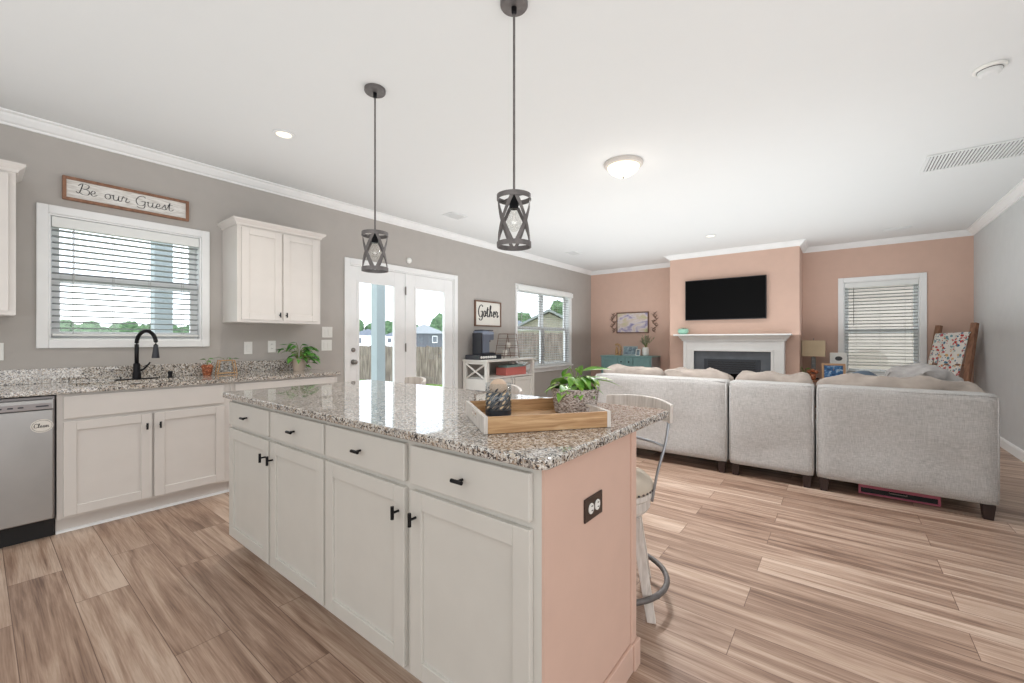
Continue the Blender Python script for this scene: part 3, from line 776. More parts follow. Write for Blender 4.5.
def vent(label, x0, x1, y0, y1, n, fr=.025, along='x'):
    r = thing('ceiling_vent', label, 'vent', ((x0 + x1) / 2, (y0 + y1) / 2, ZC))
    w, d = (x1 - x0) / 2, (y1 - y0) / 2
    boxes('frame', [(-w, -w + fr, -d, d, -.01, -.0005), (w - fr, w, -d, d, -.01, -.0005), (-w + fr, w - fr, -d, -d + fr, -.01, -.0005), (-w + fr, w - fr, d - fr, d, -.01, -.0005)], M['ceil'], r, .002)
    boxes('backing', [(-w + fr, w - fr, -d + fr, d - fr, -.0015, -.0006)], M['gunmetal'], r)
    bm = bmesh.new(); a, b = -w + fr, w - fr
    if along == 'x':
        for i in range(n):
            x = a + (b - a) * (i + .5) / n; box(bm, x - (b - a) / n * .3, x + (b - a) / n * .3, -d + fr, d - fr, -.0085, -.002)
    else:
        a, b = -d + fr, d - fr
        for i in range(n):
            y = a + (b - a) * (i + .5) / n; box(bm, -w + fr, w - fr, y - (b - a) / n * .3, y + (b - a) / n * .3, -.0085, -.002)
    obj('louvres', bm, M['ceil'], r)
vent('long white return air grille with dark louvres at the right of the ceiling', .56, 1.35, 4.86, 5.32, 34)
vent('small white ceiling vent near the french door, left of the nearer pendant', -3.83, -3.64, 3.5, 3.76, 9, .015, 'y')
vent('small white ceiling vent in the far left corner of the living area', -3.80, -3.60, 6.35, 6.60, 9, .015, 'y')
vent('narrow dark ceiling vent near the window on the blush wall', .45, .74, 7.72, 7.86, 5, .012, 'y')

# ------------------------------------------------------------------ plants
def leaf_strip(bm, base, direc, length, width, droop, roll=0, seg=6):
    d = Vector(direc).normalized(); side = d.cross(Vector((0, 0, 1)))
    if side.length < .05: side = Vector((1, 0, 0))
    side.normalize(); p = Vector(base); rows = []
    prof = [.12, .75, 1.0, .92, .66, .34, .03]
    side = (Matrix.Rotation(roll, 3, d) @ side)
    for i in range(seg + 1):
        w = width * .5 * prof[i]; nrm = side.cross(d).normalized()
        rows.append((bm.verts.new(p - side * w + nrm * w * .25), bm.verts.new(p), bm.verts.new(p + side * w + nrm * w * .25)))
        d = (d + Vector((0, 0, -droop / seg))).normalized(); p = p + d * (length / seg)
    for a, b in zip(rows[:-1], rows[1:]):
        bm.faces.new((a[0], a[1], b[1], b[0])); bm.faces.new((a[1], a[2], b[2], b[1]))
def foliage(parent, base, specs, leafm, stemm=None):
    """specs: (azimuth, stem reach, stem height, leaf length, leaf width, droop)"""
    bl = bmesh.new(); bs = bmesh.new(); base = Vector(base)
    for az, reach, hgt, ln, wd, dr in specs:
        h = Vector((math.cos(az), math.sin(az), 0)); e = base + h * reach + Vector((0, 0, hgt))
        tube(bs, [base + h * .01, base + h * reach * .45 + Vector((0, 0, hgt * .75)), e], .0018, 5)
        leaf_strip(bl, e, h + Vector((0, 0, .35 - dr * .2)), ln, wd, dr, random.uniform(-.5, .5))
    obj('stems', bs, stemm or M['stem'], parent); return obj('leaves', bl, leafm, parent, smooth=True, fix=False)

# basket pot with pothos on the tray
random.seed(4)
TX = Vector((.269, .358)).normalized()      # tray's long direction (from near left corner)
TR = math.atan2(TX.y, TX.x)
TO = Vector((-.902, 1.006))
def tray():
    r = thing('serving_tray', 'wooden serving tray with whitish handled ends on the island', 'tray', (TO.x, TO.y, .914), TR)
    w, d, h, t = .450, .375, .056, .013      # local x = along front side, y = depth
    boxes('base', [(t, w - t, t, d - t, .001, .011)], M['woodx'], r)
    boxes('side', [(t, w - t, 0, t, 0.001, h)], M['woodx'], r, .002); boxes('side', [(t, w - t, d - t, d, 0.001, h)], M['woodx'], r, .002)
    for xa in (0, w - t):
        c = d / 2
        e = boxes('handled_end', [(xa, xa + t, 0, c - .045, .001, h + .001), (xa, xa + t, c + .045, d, .001, h + .001), (xa, xa + t, c - .045, c + .045, .001, .026), (xa, xa + t, c - .045, c + .045, .046, h + .001)], M['whitewash'], r)  # whitish wood, with the window light on it put into the colour
        e['label'] = 'whitish tray end with a hand slot'
tray()
def on_tray(x, y): v = Matrix.Rotation(TR, 3, 'Z') @ Vector((x, y, 0)); return (TO.x + v.x, TO.y + v.y)
def basket(px, py):
    r = thing('potted_pothos', 'green pothos in a braided rope pot on the wooden tray', 'potted plant', (px, py, .9255))
    bm = bmesh.new(); n, rows, H = 112, 34, .098; rings = []
    for j in range(rows + 1):
        t = j / rows; z = t * H; R_ = .080 + .013 * t
        ring = []
        for i in range(n):
            a = 2 * PI * i / n; row = int(t * 8.5)
            ph = a * 24 + (t * 8.5 % 1) * 3.6 * (1 if row % 2 else -1)
            rr = R_ + 0.0034 * math.sin(ph) + .0024 * abs(math.sin(PI * t * 8.5)) - .001
            ring.append(bm.verts.new((rr * math.cos(a), rr * math.sin(a), z)))
        rings.append(ring)
    for R2, z in ((.088, H + .001), (.084, H - .004), (.082, H - .02)):
        rings.append([bm.verts.new((R2 * math.cos(2 * PI * i / n), R2 * math.sin(2 * PI * i / n), z)) for i in range(n)])
    for a, b in zip(rings[:-1], rings[1:]):
        for i in range(n): bm.faces.new((a[i], a[(i + 1) % n], b[(i + 1) % n], b[i]))
    bm.faces.new(rings[0][::-1])
    obj('rope_pot', bm, M['rope'], r, smooth=True)
    bm = bmesh.new(); lathe(bm, [(.001, H - .017), (.081, H - .018), (.081, H - .024), (.001, H - .024)], 32); obj('soil', bm, M['soil'], r)
    sp = []
    for k in range(40):
        az = random.uniform(0, 2 * PI); rch = random.uniform(.015, .06)
        sp.append((az, rch, random.uniform(.01, .07), random.uniform(.06, .10), random.uniform(.032, .05), random.uniform(.7, 1.6)))
    sp += [(.45, .06, .05, .13, .022, .7), (.2, .05, .062, .11, .02, .55), (2.9, .085, .055, .085, .045, 1.8), (3.4, .08, .035, .075, .04, 2.0), (1.8, .03, .1, .08, .04, 1.2), (2.6, .045, .1, .09, .04, 1.7), (.6, .03, .09, .12, .03, .4)]
    foliage(r, (0, 0, H - .02), sp, M['leaf'])
M['rope'] = ramp_mat('braided_rope', 'voronoi', 150, [(0, (128, 116, 108)), (.3, (172, 158, 150)), (.6, (202, 192, 186))], .9, (1, 1, 1.6))
basket(-.855, 1.512)

def jar():
    x, y = -1.055, 1.262
    r = thing('candle_jar', 'clear glass jar with navy and cream leaf pattern on the tray', 'jar', (x, y, .9255))
    R_, H = .0505, .125
    bm = bmesh.new(); lathe(bm, [(R_ - .006, .004), (R_, 0.006), (R_, H), (R_ - .002, H), (R_ - .002, .010), (R_ - .006, .008)], 40, closed=True); obj('glass', bm, M['jarglass'], r, smooth=True)
    bm = bmesh.new(); lathe(bm, [(.001, 0.0), (R_ - .004, 0.0), (R_ + .0005, .004), (R_ + .0005, .022), (R_ - .003, .023), (.001, .023)], 40); obj('navy_base', bm, M['navy'], r)
    bm = bmesh.new(); lathe(bm, [(.001, .024), (R_ - .004, .024), (R_ - .004, .078), (.035, .088), (.001, .09)], 32); obj('candle', bm, M['navyl'], r)
    bm = bmesh.new(); lathe(bm, [(.001, .091), (.034, .091), (.036, .105), (.031, .125), (.018, .138), (.001, .142)], 28); obj('dome_insert', bm, M['domebeige'], r, smooth=True)
    for nm, m, off in (('dark_leaf_pattern', M['navy'], 0), ('cream_leaf_pattern', M['creaml'], .35)):
        bm = bmesh.new(); rnd = random.Random(7 + int(off * 10))
        for row in range(5):
            zz = .026 + row * .017 + off * .012
            if off and row > 3: continue
            for k in range(11):
                a = 2 * PI * k / 11 + (row % 2) * .2 + off
                ang = (1 if k % 2 else -1) * rnd.uniform(.4, 1.0)
                ln, wd = .021, .0052; rad = R_ + .0008
                pts = []
                for s, w in ((0, 0), (.3, 1), (.7, .8), (1, 0), (.7, -.8), (.3, -1)):
                    du = s * ln * math.cos(ang) - w * wd * .7 * math.sin(ang); dz = s * ln * math.sin(abs(ang)) + w * wd * .7 * math.cos(ang)
                    aa = a + du / rad; pts.append(bm.verts.new((rad * math.cos(aa), rad * math.sin(aa), zz + dz)))
                bm.faces.new(pts)
        if off == 0:
            pass
        obj(nm, bm, m, r, fix=False)
mini('domebeige', (214, 188, 164), .7); mini('navy', (36, 44, 56), .4); mini('navyl', (84, 100, 112), .5); mini('creaml', (214, 196, 164), .5)
M['jarglass'] = glass_mat('jar_glass', (.93, .95, .96), .1)
jar()

# counter plants -------------------------------------------------------
def pot_terracotta():
    r = thing('terracotta_planter', 'mottled terracotta pot with a small sprout at the backsplash right of the sink', 'potted plant', (-4.30, 1.235, .9145)); r.scale = (.8, .8, .85)
    bm = bmesh.new(); lathe(bm, [(.035, 0), (.046, .04), (.048, .075), (.056, .077), (.057, .088), (.044, .105), (.04, .107), (.04, .09), (.001, .088)], 28); obj('pot', bm, M['terracotta'], r)
    foliage(r, (0, 0, .088), [(-1.6, .015, .07, .06, .035, .5), (1.2, .012, .075, .055, .035, .6), (2.6, .015, .06, .05, .03, .9), (.2, .03, .055, .045, .02, 1.0)], M['leafdk'])
pot_terracotta()
def terrarium():
    r = thing('propagation_stand', 'small glass vases in a light wood stand beside the terracotta pot', 'plant stand', (-4.29, 1.375, .9145))
    bm = bmesh.new()
    for sx in (-.03, .03):
        for sy in (-1, 1): tube(bm, [(sx, sy * .075, 0), (sx, sy * .055, .125)], .0045, 6)
        tube(bm, [(sx, -.058, .122), (sx, .058, .122)], .0045, 6); tube(bm, [(sx, -.072, .012), (sx, .072, .012)], .004, 6)
    tube(bm, [(-.03, 0, .122), (.03, 0, .122)], .0045, 6)
    obj('wood_frame', bm, M['woodx'], r)
    for y in (-.03, .03):
        bm = bmesh.new(); lathe(bm, [(.001, .02), (.018, .024), (.021, .045), (.01, .075), (.008, .118), (.011, .122)], 18, Matrix.Translation((0, y, 0))); v = obj('glass_vase', bm, M['jarglass'], r, smooth=True)
    foliage(r, (0, .0, .115), [(1.5, .05, .02, .05, .022, .5), (-1.5, .05, .035, .05, .02, .6), (.2, .02, .03, .05, .022, .8)], M['leafdk'])
terrarium()
def counter_pothos():
    random.seed(11)
    r = thing('potted_pothos', 'trailing pothos in a beige pot at the counter end near the french door', 'potted plant', (-4.24, 1.985, .9145))
    bm = bmesh.new(); lathe(bm, [(.048, 0), (.058, .05), (.064, .105), (.066, .12), (.06, .12), (.058, .105), (.001, .103)], 30); obj('pot', bm, M['granitepot'], r)
    sp = []
    for k in range(64):
        az = random.uniform(-2.4, 2.0) if k % 3 else random.uniform(.2, 1.8); 
        rch = random.uniform(.02, .15)
        if math.cos(az) < -.3: rch *= .35
        sp.append((az, rch, random.uniform(.0, .19) * (1 - rch * 2.6), random.uniform(.06, .095), random.uniform(.036, .052), random.uniform(.5, 1.6)))
    sp += [(-1.9, .12, .1, .09, .02, .3), (-1.7, .1, .15, .08, .02, .4), (1.3, .12, -.03, .06, .045, .9), (1.2, .06, -.06, .07, .05, 1.2)]
    foliage(r, (0, 0, .103), sp, M['leafdk'])
counter_pothos()

# ------------------------------------------------------------------ BAR STOOLS
def stool(label, loc, rz):
    r = thing('bar_stool', label, 'bar stool', loc, rz, 'bar stools along the back of the island')
    bm = bmesh.new(); lathe(bm, [(.001, .515), (.195, .515), (.203, .53), (.2, .55), (.17, .578), (.1, .595), (.001, .6)], 40); seat = obj('seat', bm, M['upholst'], r, smooth=True)
    bm = bmesh.new()
    for i in range(44):
        a = 2 * PI * i / 44; ball(bm, (.2015 * math.cos(a), .2015 * math.sin(a), .523), .006, 1)
    obj('nailheads', bm, M['gunmetal'], seat)
    bm = bmesh.new(); lathe(bm, [(.001, .42), (.175, .42), (.188, .44), (.188, .48), (.199, .49), (.199, .514), (.001, .514)], 40); obj('apron', bm, M['whitewash'], r, .002)
    for sx in (-1, 1):
        for sy in (-1, 1):
            bm = bmesh.new(); a = Vector((sx * .115, sy * .115, .42)); b = Vector((sx * .182, sy * .182, 0)); w = .024; w2 = .019
            q0 = [bm.verts.new(a + Vector((dx * w, dy * w, 0))) for dx, dy in ((-1, -1), (1, -1), (1, 1), (-1, 1))]
            q1 = [bm.verts.new(b + Vector((dx * w2, dy * w2, 0))) for dx, dy in ((-1, -1), (1, -1), (1, 1), (-1, 1))]
            for i in range(4): bm.faces.new((q0[i], q0[(i + 1) % 4], q1[(i + 1) % 4], q1[i]))
            bm.faces.new(q0[::-1]); bm.faces.new(q1)
            obj('leg', bm, M['whitewash'], r, .003)
    bm = bmesh.new(); tube(bm, [(.262 * math.cos(2 * PI * i / 48), .262 * math.sin(2 * PI * i / 48), .10) for i in range(48)], .013, 10, True); obj('foot_ring', bm, M['gunmetal'], r, smooth=True)
    # back: steel side rods and a curved whitewashed crest rail (back at +y)
    for s in (-1, 1):
        bm = bmesh.new(); tube(bm, spline([(s * .172, .10, .47), (s * .185, .12, .6), (s * .195, .165, .74), (s * .185, .205, .88)], 5), .0065, 8); obj('back_rod', bm, M['steelrod'], r, smooth=True).rotation_euler = (0, 0, -.78)
    bm = bmesh.new()
    for z in (.72,):
        tube(bm, spline([(-.192, .163, z), (-.1, .20, z - .004), (0, .212, z - .006), (.1, .20, z - .004), (.192, .163, z)], 5), .007, 8)
    obj('back_bar', bm, M['steelrod'], r, smooth=True).rotation_euler = (0, 0, -.78)
    bm = bmesh.new(); N = 16; prev = None
    for i in range(N + 1):
        t = i / N * 2 - 1; x = t * .215; yy = .245 - .065 * t * t; sag = .012 * (1 - t * t)
        zb, zt = .822 + sag * .4 + .008 * abs(t) ** 2, .915 + sag * 1.2
        q = [bm.verts.new((x, yy - .011, zb)), bm.verts.new((x, yy + .011, zb)), bm.verts.new((x, yy + .017, zt)), bm.verts.new((x, yy - .005, zt))]
        if prev:
            for j in range(4): bm.faces.new((prev[j], prev[(j + 1) % 4], q[(j + 1) % 4], q[j]))
        else: bm.faces.new(q)
        prev = q
    bm.faces.new(prev[::-1]); obj('crest_rail', bm, M['whitewash'], r, .004, smooth=False).rotation_euler = (0, 0, -.78)
    return r
M['steelrod'] = mat('brushed_back_rod', (164, 168, 174), .3, .8)
s0 = stool('whitewashed swivel stool nearest the camera, its seat and foot ring in view', (-.887, 1.905, 0), .40)
dup(s0, (-1.765, 1.905, 0), .40, 'whitewashed stool whose crest rail tip shows between the candle jar and the pothos')
dup(s0, (-2.65, 1.905, 0), .40, 'whitewashed stool whose crest rail shows in front of the french door')

# ------------------------------------------------------------------ SOFA
def cushion(bm, cx, cy, cz, w, d, h, seed=0, wr=.012, e=3.2):
    b2 = bmesh.new(); bmesh.ops.create_cube(b2, size=2); bmesh.ops.subdivide_edges(b2, edges=b2.edges, cuts=13, use_grid_fill=True)
    for v in b2.verts:
        p = v.co; L_ = (abs(p.x) ** e + abs(p.y) ** e + abs(p.z) ** e) ** (1 / e); p = p / L_
        pinch = 1 - .28 * (abs(p.x) * abs(p.z)) ** 2
        co = Vector((p.x * w / 2, p.y * d / 2 * pinch, p.z * h / 2))
        co += noise.noise_vector(co * 7 + Vector((seed * 3.1, 0, 0))) * wr * 1.6 + noise.noise_vector(co * 18 + Vector((seed, 5, 0))) * wr * .7
        v.co = co + Vector((cx, cy, cz))
    me = bpy.data.meshes.new('tmp'); b2.to_mesh(me); b2.free(); bm.from_mesh(me); bpy.data.meshes.remove(me)
def soft_box(name, x0, x1, y0, y1, z0, z1, m, parent, bev=.02, bulge=.01, seed=0, cuts=14):
    bm = bmesh.new(); box(bm, x0, x1, y0, y1, z0, z1)
    bmesh.ops.subdivide_edges(bm, edges=bm.edges, cuts=cuts, use_grid_fill=True)
    c = Vector(((x0 + x1) / 2, (y0 + y1) / 2, (z0 + z1) / 2)); hx, hy, hz = (x1 - x0) / 2, (y1 - y0) / 2, (z1 - z0) / 2
    for v in bm.verts:
        p = v.co - c; u = Vector((p.x / hx, p.y / hy, p.z / hz))
        inner = Vector((max(-hx + bev, min(hx - bev, p.x)), max(-hy + bev, min(hy - bev, p.y)), max(-hz + bev, min(hz - bev, p.z))))
        dd = p - inner
        if dd.length > 1e-6 and sum(abs(abs(a) - 1) < 1e-4 for a in u) >= 1:
            p = inner + dd.normalized() * min(dd.length, bev)
        n_ = noise.noise(v.co * 2.6 + Vector((seed * 5, 0, 0))) * bulge
        if abs(abs(u.y) - 1) < 1e-4: p.y += n_ * (1 - u.x ** 4) * (1 - u.z ** 4)
        v.co = c + p
    return obj(name, bm, m, parent, smooth=True)
def sofa_leg(parent, x, y, z):
    bm = bmesh.new(); w, w2 = .034, .024
    q0 = [bm.verts.new((x + dx * w, y + dy * w, z)) for dx, dy in ((-1, -1), (1, -1), (1, 1), (-1, 1))]
    q1 = [bm.verts.new((x + dx * w2, y + dy * w2, 0)) for dx, dy in ((-1, -1), (1, -1), (1, 1), (-1, 1))]
    for i in range(4): bm.faces.new((q0[i], q0[(i + 1) % 4], q1[(i + 1) % 4], q1[i]))
    bm.faces.new(q0[::-1]); bm.faces.new(q1); obj('leg', bm, M['sofaleg'], parent, .003)
SY = 4.2; SD = .98
def module(label, x0, x1, cushions, arm_l=False, arm_r=False, seed=0):
    r = thing('sectional_sofa_module', label, 'sofa', ((x0 + x1) / 2, SY, 0), 0, 'sectional sofa modules')
    w = (x1 - x0) / 2; zb = .105; aw = .16
    soft_box('backrest', -w, w, 0, .2, zb, .85, M['sofa'], r, .022, .03, seed)
    xa = -w + (aw if arm_l else 0); xb = w - (aw if arm_r else 0)
    soft_box('base', xa + .002, xb - .002, .203, SD, zb + .002, .30, M['sofa'], r, .02, .0, seed)
    if arm_r: soft_box('arm', w - aw, w, .203, SD, zb, .66, M['sofa'], r, .03, .0, seed)
    if arm_l: soft_box('arm', -w, -w + aw, .203, SD, zb, .66, M['sofa'], r, .03, .0, seed)
    n = len(cushions)
    for i, (a, b, top) in enumerate(cushions):
        bm = bmesh.new(); cushion(bm, (a + b) / 2, .62, .385, b - a - .006, .72, .165, seed + i, .004, 7); obj('seat_cushion', bm, M['sofa'], r, smooth=True)
        bm = bmesh.new(); cushion(bm, (a + b) / 2, .315, (.46 + top) / 2, b - a - .004, .25, top - .46, seed + i + 9, .022, 5.5); obj('back_cushion', bm, M['cushion'], r, smooth=True)
    for sx in (-w + .05, w - .05):
        for sy in (.05, SD - .06): sofa_leg(r, sx, sy, zb)
    bm = bmesh.new()
    for sx in (-w + .01, w - .01):
        tube(bm, [(sx, .006, zb + .02), (sx, .006, .83)], .004, 6)
    tube(bm, [(-w + .02, .008, .835), (w - .02, .008, .835)], .004, 6)
    obj('piping', bm, M['sofa'], r, smooth=True)
    return r
module('long grey sofa section at left with two taupe back cushions, nearest the coffee bar', -2.13, -.814, [(-.68, -.01, .925), (-.005, .652, .92)], seed=1)
module('narrow armless grey sofa section in the middle of the sectional', -.800, -.172, [(-.308, .308, .915)], seed=5)
module('wide grey sofa section at right beside the pale wall', -.160, .836, [(-.492, .48, .925)], seed=8)
# blankets thrown over the sofa
def mound(name, label, loc, w, d, h, m, cat, seed, wr=.03):
    bm = bmesh.new(); cushion(bm, 0, 0, h / 2, w, d, h, seed, wr, 2.4); o = obj(name, bm, m, smooth=True); o.location = loc
    return tag(o, label, cat)
mini('bluegrey', (84, 98, 112), .9)
M['throw'] = mat('grey_throw_fabric', (170, 166, 164), .9, var=.14, vscale=20, bump=.5, bscale=12)
mound('throw_blanket', 'heaped grey throw blanket behind the right sofa cushion, under the floral quilt', (.50, 4.80, .475), .55, .34, .55, M['throw'], 'blanket', 3, .035)
mound('throw_pillow', 'blue grey pillow poking above the right sofa section before the window', (.13, 4.95, .475), .32, .24, .455, M['bluegrey'], 'pillow', 6, .02)

def flat_box():
    r = thing('storage_box', 'flat dark storage box with pink metal edge under the right sofa section', 'storage box', (.34, 4.34, 0))
    boxes('tray', [(-.225, .225, .0, .55, .004, .07)], M['dark'], r, .004)
    boxes('pink_rim', [(-.232, .232, -.012, -.0005, .054, .084), (-.232, .232, -.012, -.0005, .004, .016), (.217, .232, -.012, -.0005, .016, .054), (-.232, -.217, -.012, -.0005, .016, .054)], M['pinkmetal'], r, .002)
    bm = bmesh.new(); tube(bm, [(-.05, -.012, .045), (-.05, -.026, .043), (.05, -.026, .043), (.05, -.012, .045)], .004, 6); obj('handle', bm, M['nickel'], r)
mini('pinkmetal', (176, 92, 112), .4)
flat_box()

# ------------------------------------------------------------------ FIREPLACE WALL
def fireplace():
    r = thing('fireplace_mantel', 'white fireplace surround and mantel shelf below the television', 'fireplace', (-1.43, CHY - .0005, 0))
    boxes('leg_panel', [(-.755, -.60, -.14, 0, 0, 1.04)], M['trim'], r, .004)
    boxes('leg_panel', [(.585, .745, -.14, 0, 0, 1.04)], M['trim'], r, .004)
    boxes('frieze', [(-.755, .745, -.14, 0, 1.0405, 1.20)], M['trim'], r, .004)
    boxes('inner_trim', [(-.61, -.575, -.155, -.1405, 0, 1.065), (.565, .60, -.155, -.1405, 0, 1.065), (-.575, .565, -.155, -.1405, 1.03, 1.065)], M['trim'], r, .004)
    boxes('pilaster', [(-.748, -.70, -.152, -.1405, 0, 1.17)], M['trim'], r, .003); boxes('pilaster', [(.69, .738, -.152, -.1405, 0, 1.17)], M['trim'], r, .003)
    bm = bmesh.new(); prof = [(.14, 1.2005), (.155, 1.2005), (.16, 1.225), (.185, 1.25), (.2, 1.278), (.205, 1.285)]
    # mantel cove: front and returns
    path = [(-.76, 0), (-.76, -1), (.75, -1), (.75, 0)]
    rings = []
    for k, (px, f) in enumerate(path):
        sgn = -1 if k < 2 else 1
        rings.append([bm.verts.new((px + sgn * (o_ - .14), -.0 if f == 0 else -o_, z)) for o_, z in prof])
    for A, B in zip(rings[:-1], rings[1:]):
        for i in range(len(prof) - 1): bm.faces.new((A[i], A[i + 1], B[i + 1], B[i]))
    top = [rr[-1] for rr in rings]; bot = [rr[0] for rr in rings]
    bm.faces.new(top); bm.faces.new(bot[::-1]); bm.faces.new(rings[0]); bm.faces.new(rings[-1][::-1])
    obj('cove_moulding', bm, M['trim'], r)
    boxes('mantel_shelf', [(-.90, .835, -.225, 0, 1.2855, 1.315)], M['trim'], r, .005)
    sl = boxes('slate_surround', [(-.60, -.42, -.10, 0, 0, 1.04), (.42, .585, -.10, 0, 0, 1.04), (-.42, .42, -.10, 0, .90, 1.04)], M['slate'], r)
    boxes('firebox', [(-.42, .42, -.02, -.001, .02, .90)], M['dark'], r)
    fb = boxes('metal_front', [(-.42, -.37, -.112, -.03, .02, .90), (.37, .42, -.112, -.03, .02, .90), (-.37, .37, -.112, -.03, .66, .90), (-.37, .37, -.112, -.03, .02, .14)], M['firebox'], r, .003)
    bm = bmesh.new()
    for k in range(5): box(bm, -.35, .35, -.118, -.1125, .70 + k * .036, .712 + k * .036)
    obj('vent_louvres', bm, M['tvframe'], fb)
    boxes('fire_glass', [(-.369, .369, -.06, -.055, .142, .658)], M['tv'], r)
fireplace()
def tv():
    r = thing('television', 'flat black television mounted on the blush chimney wall', 'television', (-1.553, CHY - .0005, 1.56))
    boxes('wall_bracket', [(-.2, .2, -.03, 0, .2, .5)], M['dark'], r)
    b = boxes('housing', [(-.62, .62, -.062, -.0305, 0, .695)], M['tvframe'], r, .004)
    boxes('screen', [(-.61, .61, -.064, -.0622, .014, .685)], M['tv'], r)
tv()
def bowl():
    r = thing('succulent_bowl', 'mint green bowl with a dark succulent at the left end of the mantel', 'bowl', (-2.19, CHY - .115, 1.3158))
    bm = bmesh.new(); lathe(bm, [(.05, 0), (.085, .03), (.092, .06), (.078, .095), (.066, .1), (.064, .088), (.001, .085)], 30); obj('bowl', bm, M['mint'], r, smooth=True)
    random.seed(3); foliage(r, (0, 0, .085), [(i * 1.05, .01, .02, .045, .018, .3) for i in range(6)], M['succ'])
mini('mint', (158, 206, 186), .35); mini('succ', (70, 84, 60), .6)
bowl()

def sideboard():
    x0, x1, y0, zt = -3.94, -2.86, 8.03, .90
    r = thing('sideboard', 'distressed teal sideboard cabinet against the blush wall at far left', 'sideboard', ((x0 + x1) / 2, y0, 0))
    w = (x1 - x0) / 2; d = YF - y0 - .016
    boxes('body', [(-w + .02, w - .02, .0, d, .1, zt - .028)], M['teal'], r, .003)
    boxes('side_panel', [(w - .0198, w - .006, .003, d, .06, zt - .028)], M['tealside'], r); boxes('side_panel', [(-w + .006, -w + .0198, .003, d, .06, zt - .028)], M['tealside'], r)
    boxes('top', [(-w, w, -.02, d, zt - .0275, zt)], M['teal'], r, .004)
    for s in (-1, 1):
        dd = shaker('door', min(s * .17, s * .50), max(s * .17, s * .50), .14, .855, M['teal'], r, .05, .016)
        bm = bmesh.new(); lathe(bm, [(.004, 0), (.004, .012), (.012, .018), (.008, .026), (.001, .027)], 14, Matrix.Translation((s * .2, -.016, .62)) @ Matrix.Rotation(PI / 2, 4, 'X')); obj('knob', bm, M['black'], dd)
    for cx in (-.08, .08):
        for k, z in enumerate((.70, .52, .34)):
            dd = slab('drawer', cx - .07, cx + .07, z, z + .155, M['teal'], r, .016)
            bm = bmesh.new(); lathe(bm, [(.004, 0), (.004, .012), (.016, .018), (.012, .027), (.001, .028)], 14, Matrix.Translation((cx, -.016, z + .08)) @ Matrix.Rotation(PI / 2, 4, 'X')); obj('knob', bm, M['black'], dd)
    for sx in (-w + .05, w - .05):
        for sy in (.04, d - .04): boxes('foot', [(sx - .025, sx + .025, sy - .025, sy + .025, 0, .0995)], M['teal'], r)
sideboard()
SZ = .9005
def photo_frame(name, label, loc, rz, w, h, fr, fm, pm, lean=.15, cat='picture frame'):
    r = thing(name, label, cat, loc, rz)
    Rm = Matrix.Rotation(-lean, 4, 'X')
    def pt(nm, L, m):
        bm = bmesh.new()
        for b in L: box(bm, *b)
        bmesh.ops.transform(bm, matrix=Rm, verts=bm.verts); return obj(nm, bm, m, r, .002)
    pt('frame', [(-w / 2, -w / 2 + fr, -.018, 0, 0, h), (w / 2 - fr, w / 2, -.018, 0, 0, h), (-w / 2 + fr, w / 2 - fr, -.018, 0, 0, fr), (-w / 2 + fr, w / 2 - fr, -.018, 0, h - fr, h)], fm)
    pt('picture', [(-w / 2 + fr, w / 2 - fr, -.010, -.002, fr, h - fr)], pm)
    bm = bmesh.new(); tube(bm, [(0, 0.004, h * .7), (0, h * .36, .006)], .004, 6); obj('easel_back', bm, fm, r)
    return r
M['artpaint'] = ramp_mat('meadow_painting', 'noise', 5, [(.3, (128, 124, 160)), (.42, (176, 166, 190)), (.5, (216, 206, 204)), (.58, (206, 190, 176)), (.68, (196, 192, 150)), (.78, (150, 162, 130))], .6, (1, 1, 1.6), dist=.6)
M['photogrey'] = ramp_mat('grey_blue_photograph', 'noise', 14, [(.35, (78, 94, 106)), (.55, (136, 156, 166)), (.7, (206, 214, 214))], .3)
M['photoblue'] = ramp_mat('blue_group_photograph', 'noise', 16, [(.35, (20, 62, 110)), (.52, (50, 116, 176)), (.62, (180, 206, 226)), (.72, (40, 44, 60))], .3)
mini('frametan', (198, 158, 122)); mini('framegrey', (168, 182, 184))
photo_frame('picture_frame', 'grey framed photo standing in the middle of the teal sideboard', (-3.38, 8.22, SZ), 0, .30, .19, .02, M['framegrey'], M['photogrey'])
def wooden_piece():
    r = thing('wooden_ornament', 'pale curved wooden ornament at the left end of the teal sideboard', 'ornament', (-3.65, 8.24, SZ))
    bm = bmesh.new(); box(bm, -.06, .06, -.03, .03, 0, .02); obj('base', bm, M['woodx'], r, .003)
    bm = bmesh.new(); tube(bm, spline([(.03, 0, .02), (.055, 0, .1), (.045, 0, .19), (-.01, 0, .225), (-.06, 0, .215)], 5), [.022] * 21, 8, sy=1, sx=.7); obj('curved_arm', bm, M['woodx'], r, smooth=True)
    bm = bmesh.new(); lathe(bm, [(.024, .0205), (.034, .05), (.03, .12), (.02, .15), (.012, .18)], 16, Matrix.Translation((-.03, 0, 0))); obj('carved_figure', bm, M['woodx'], r, smooth=True)
wooden_piece()
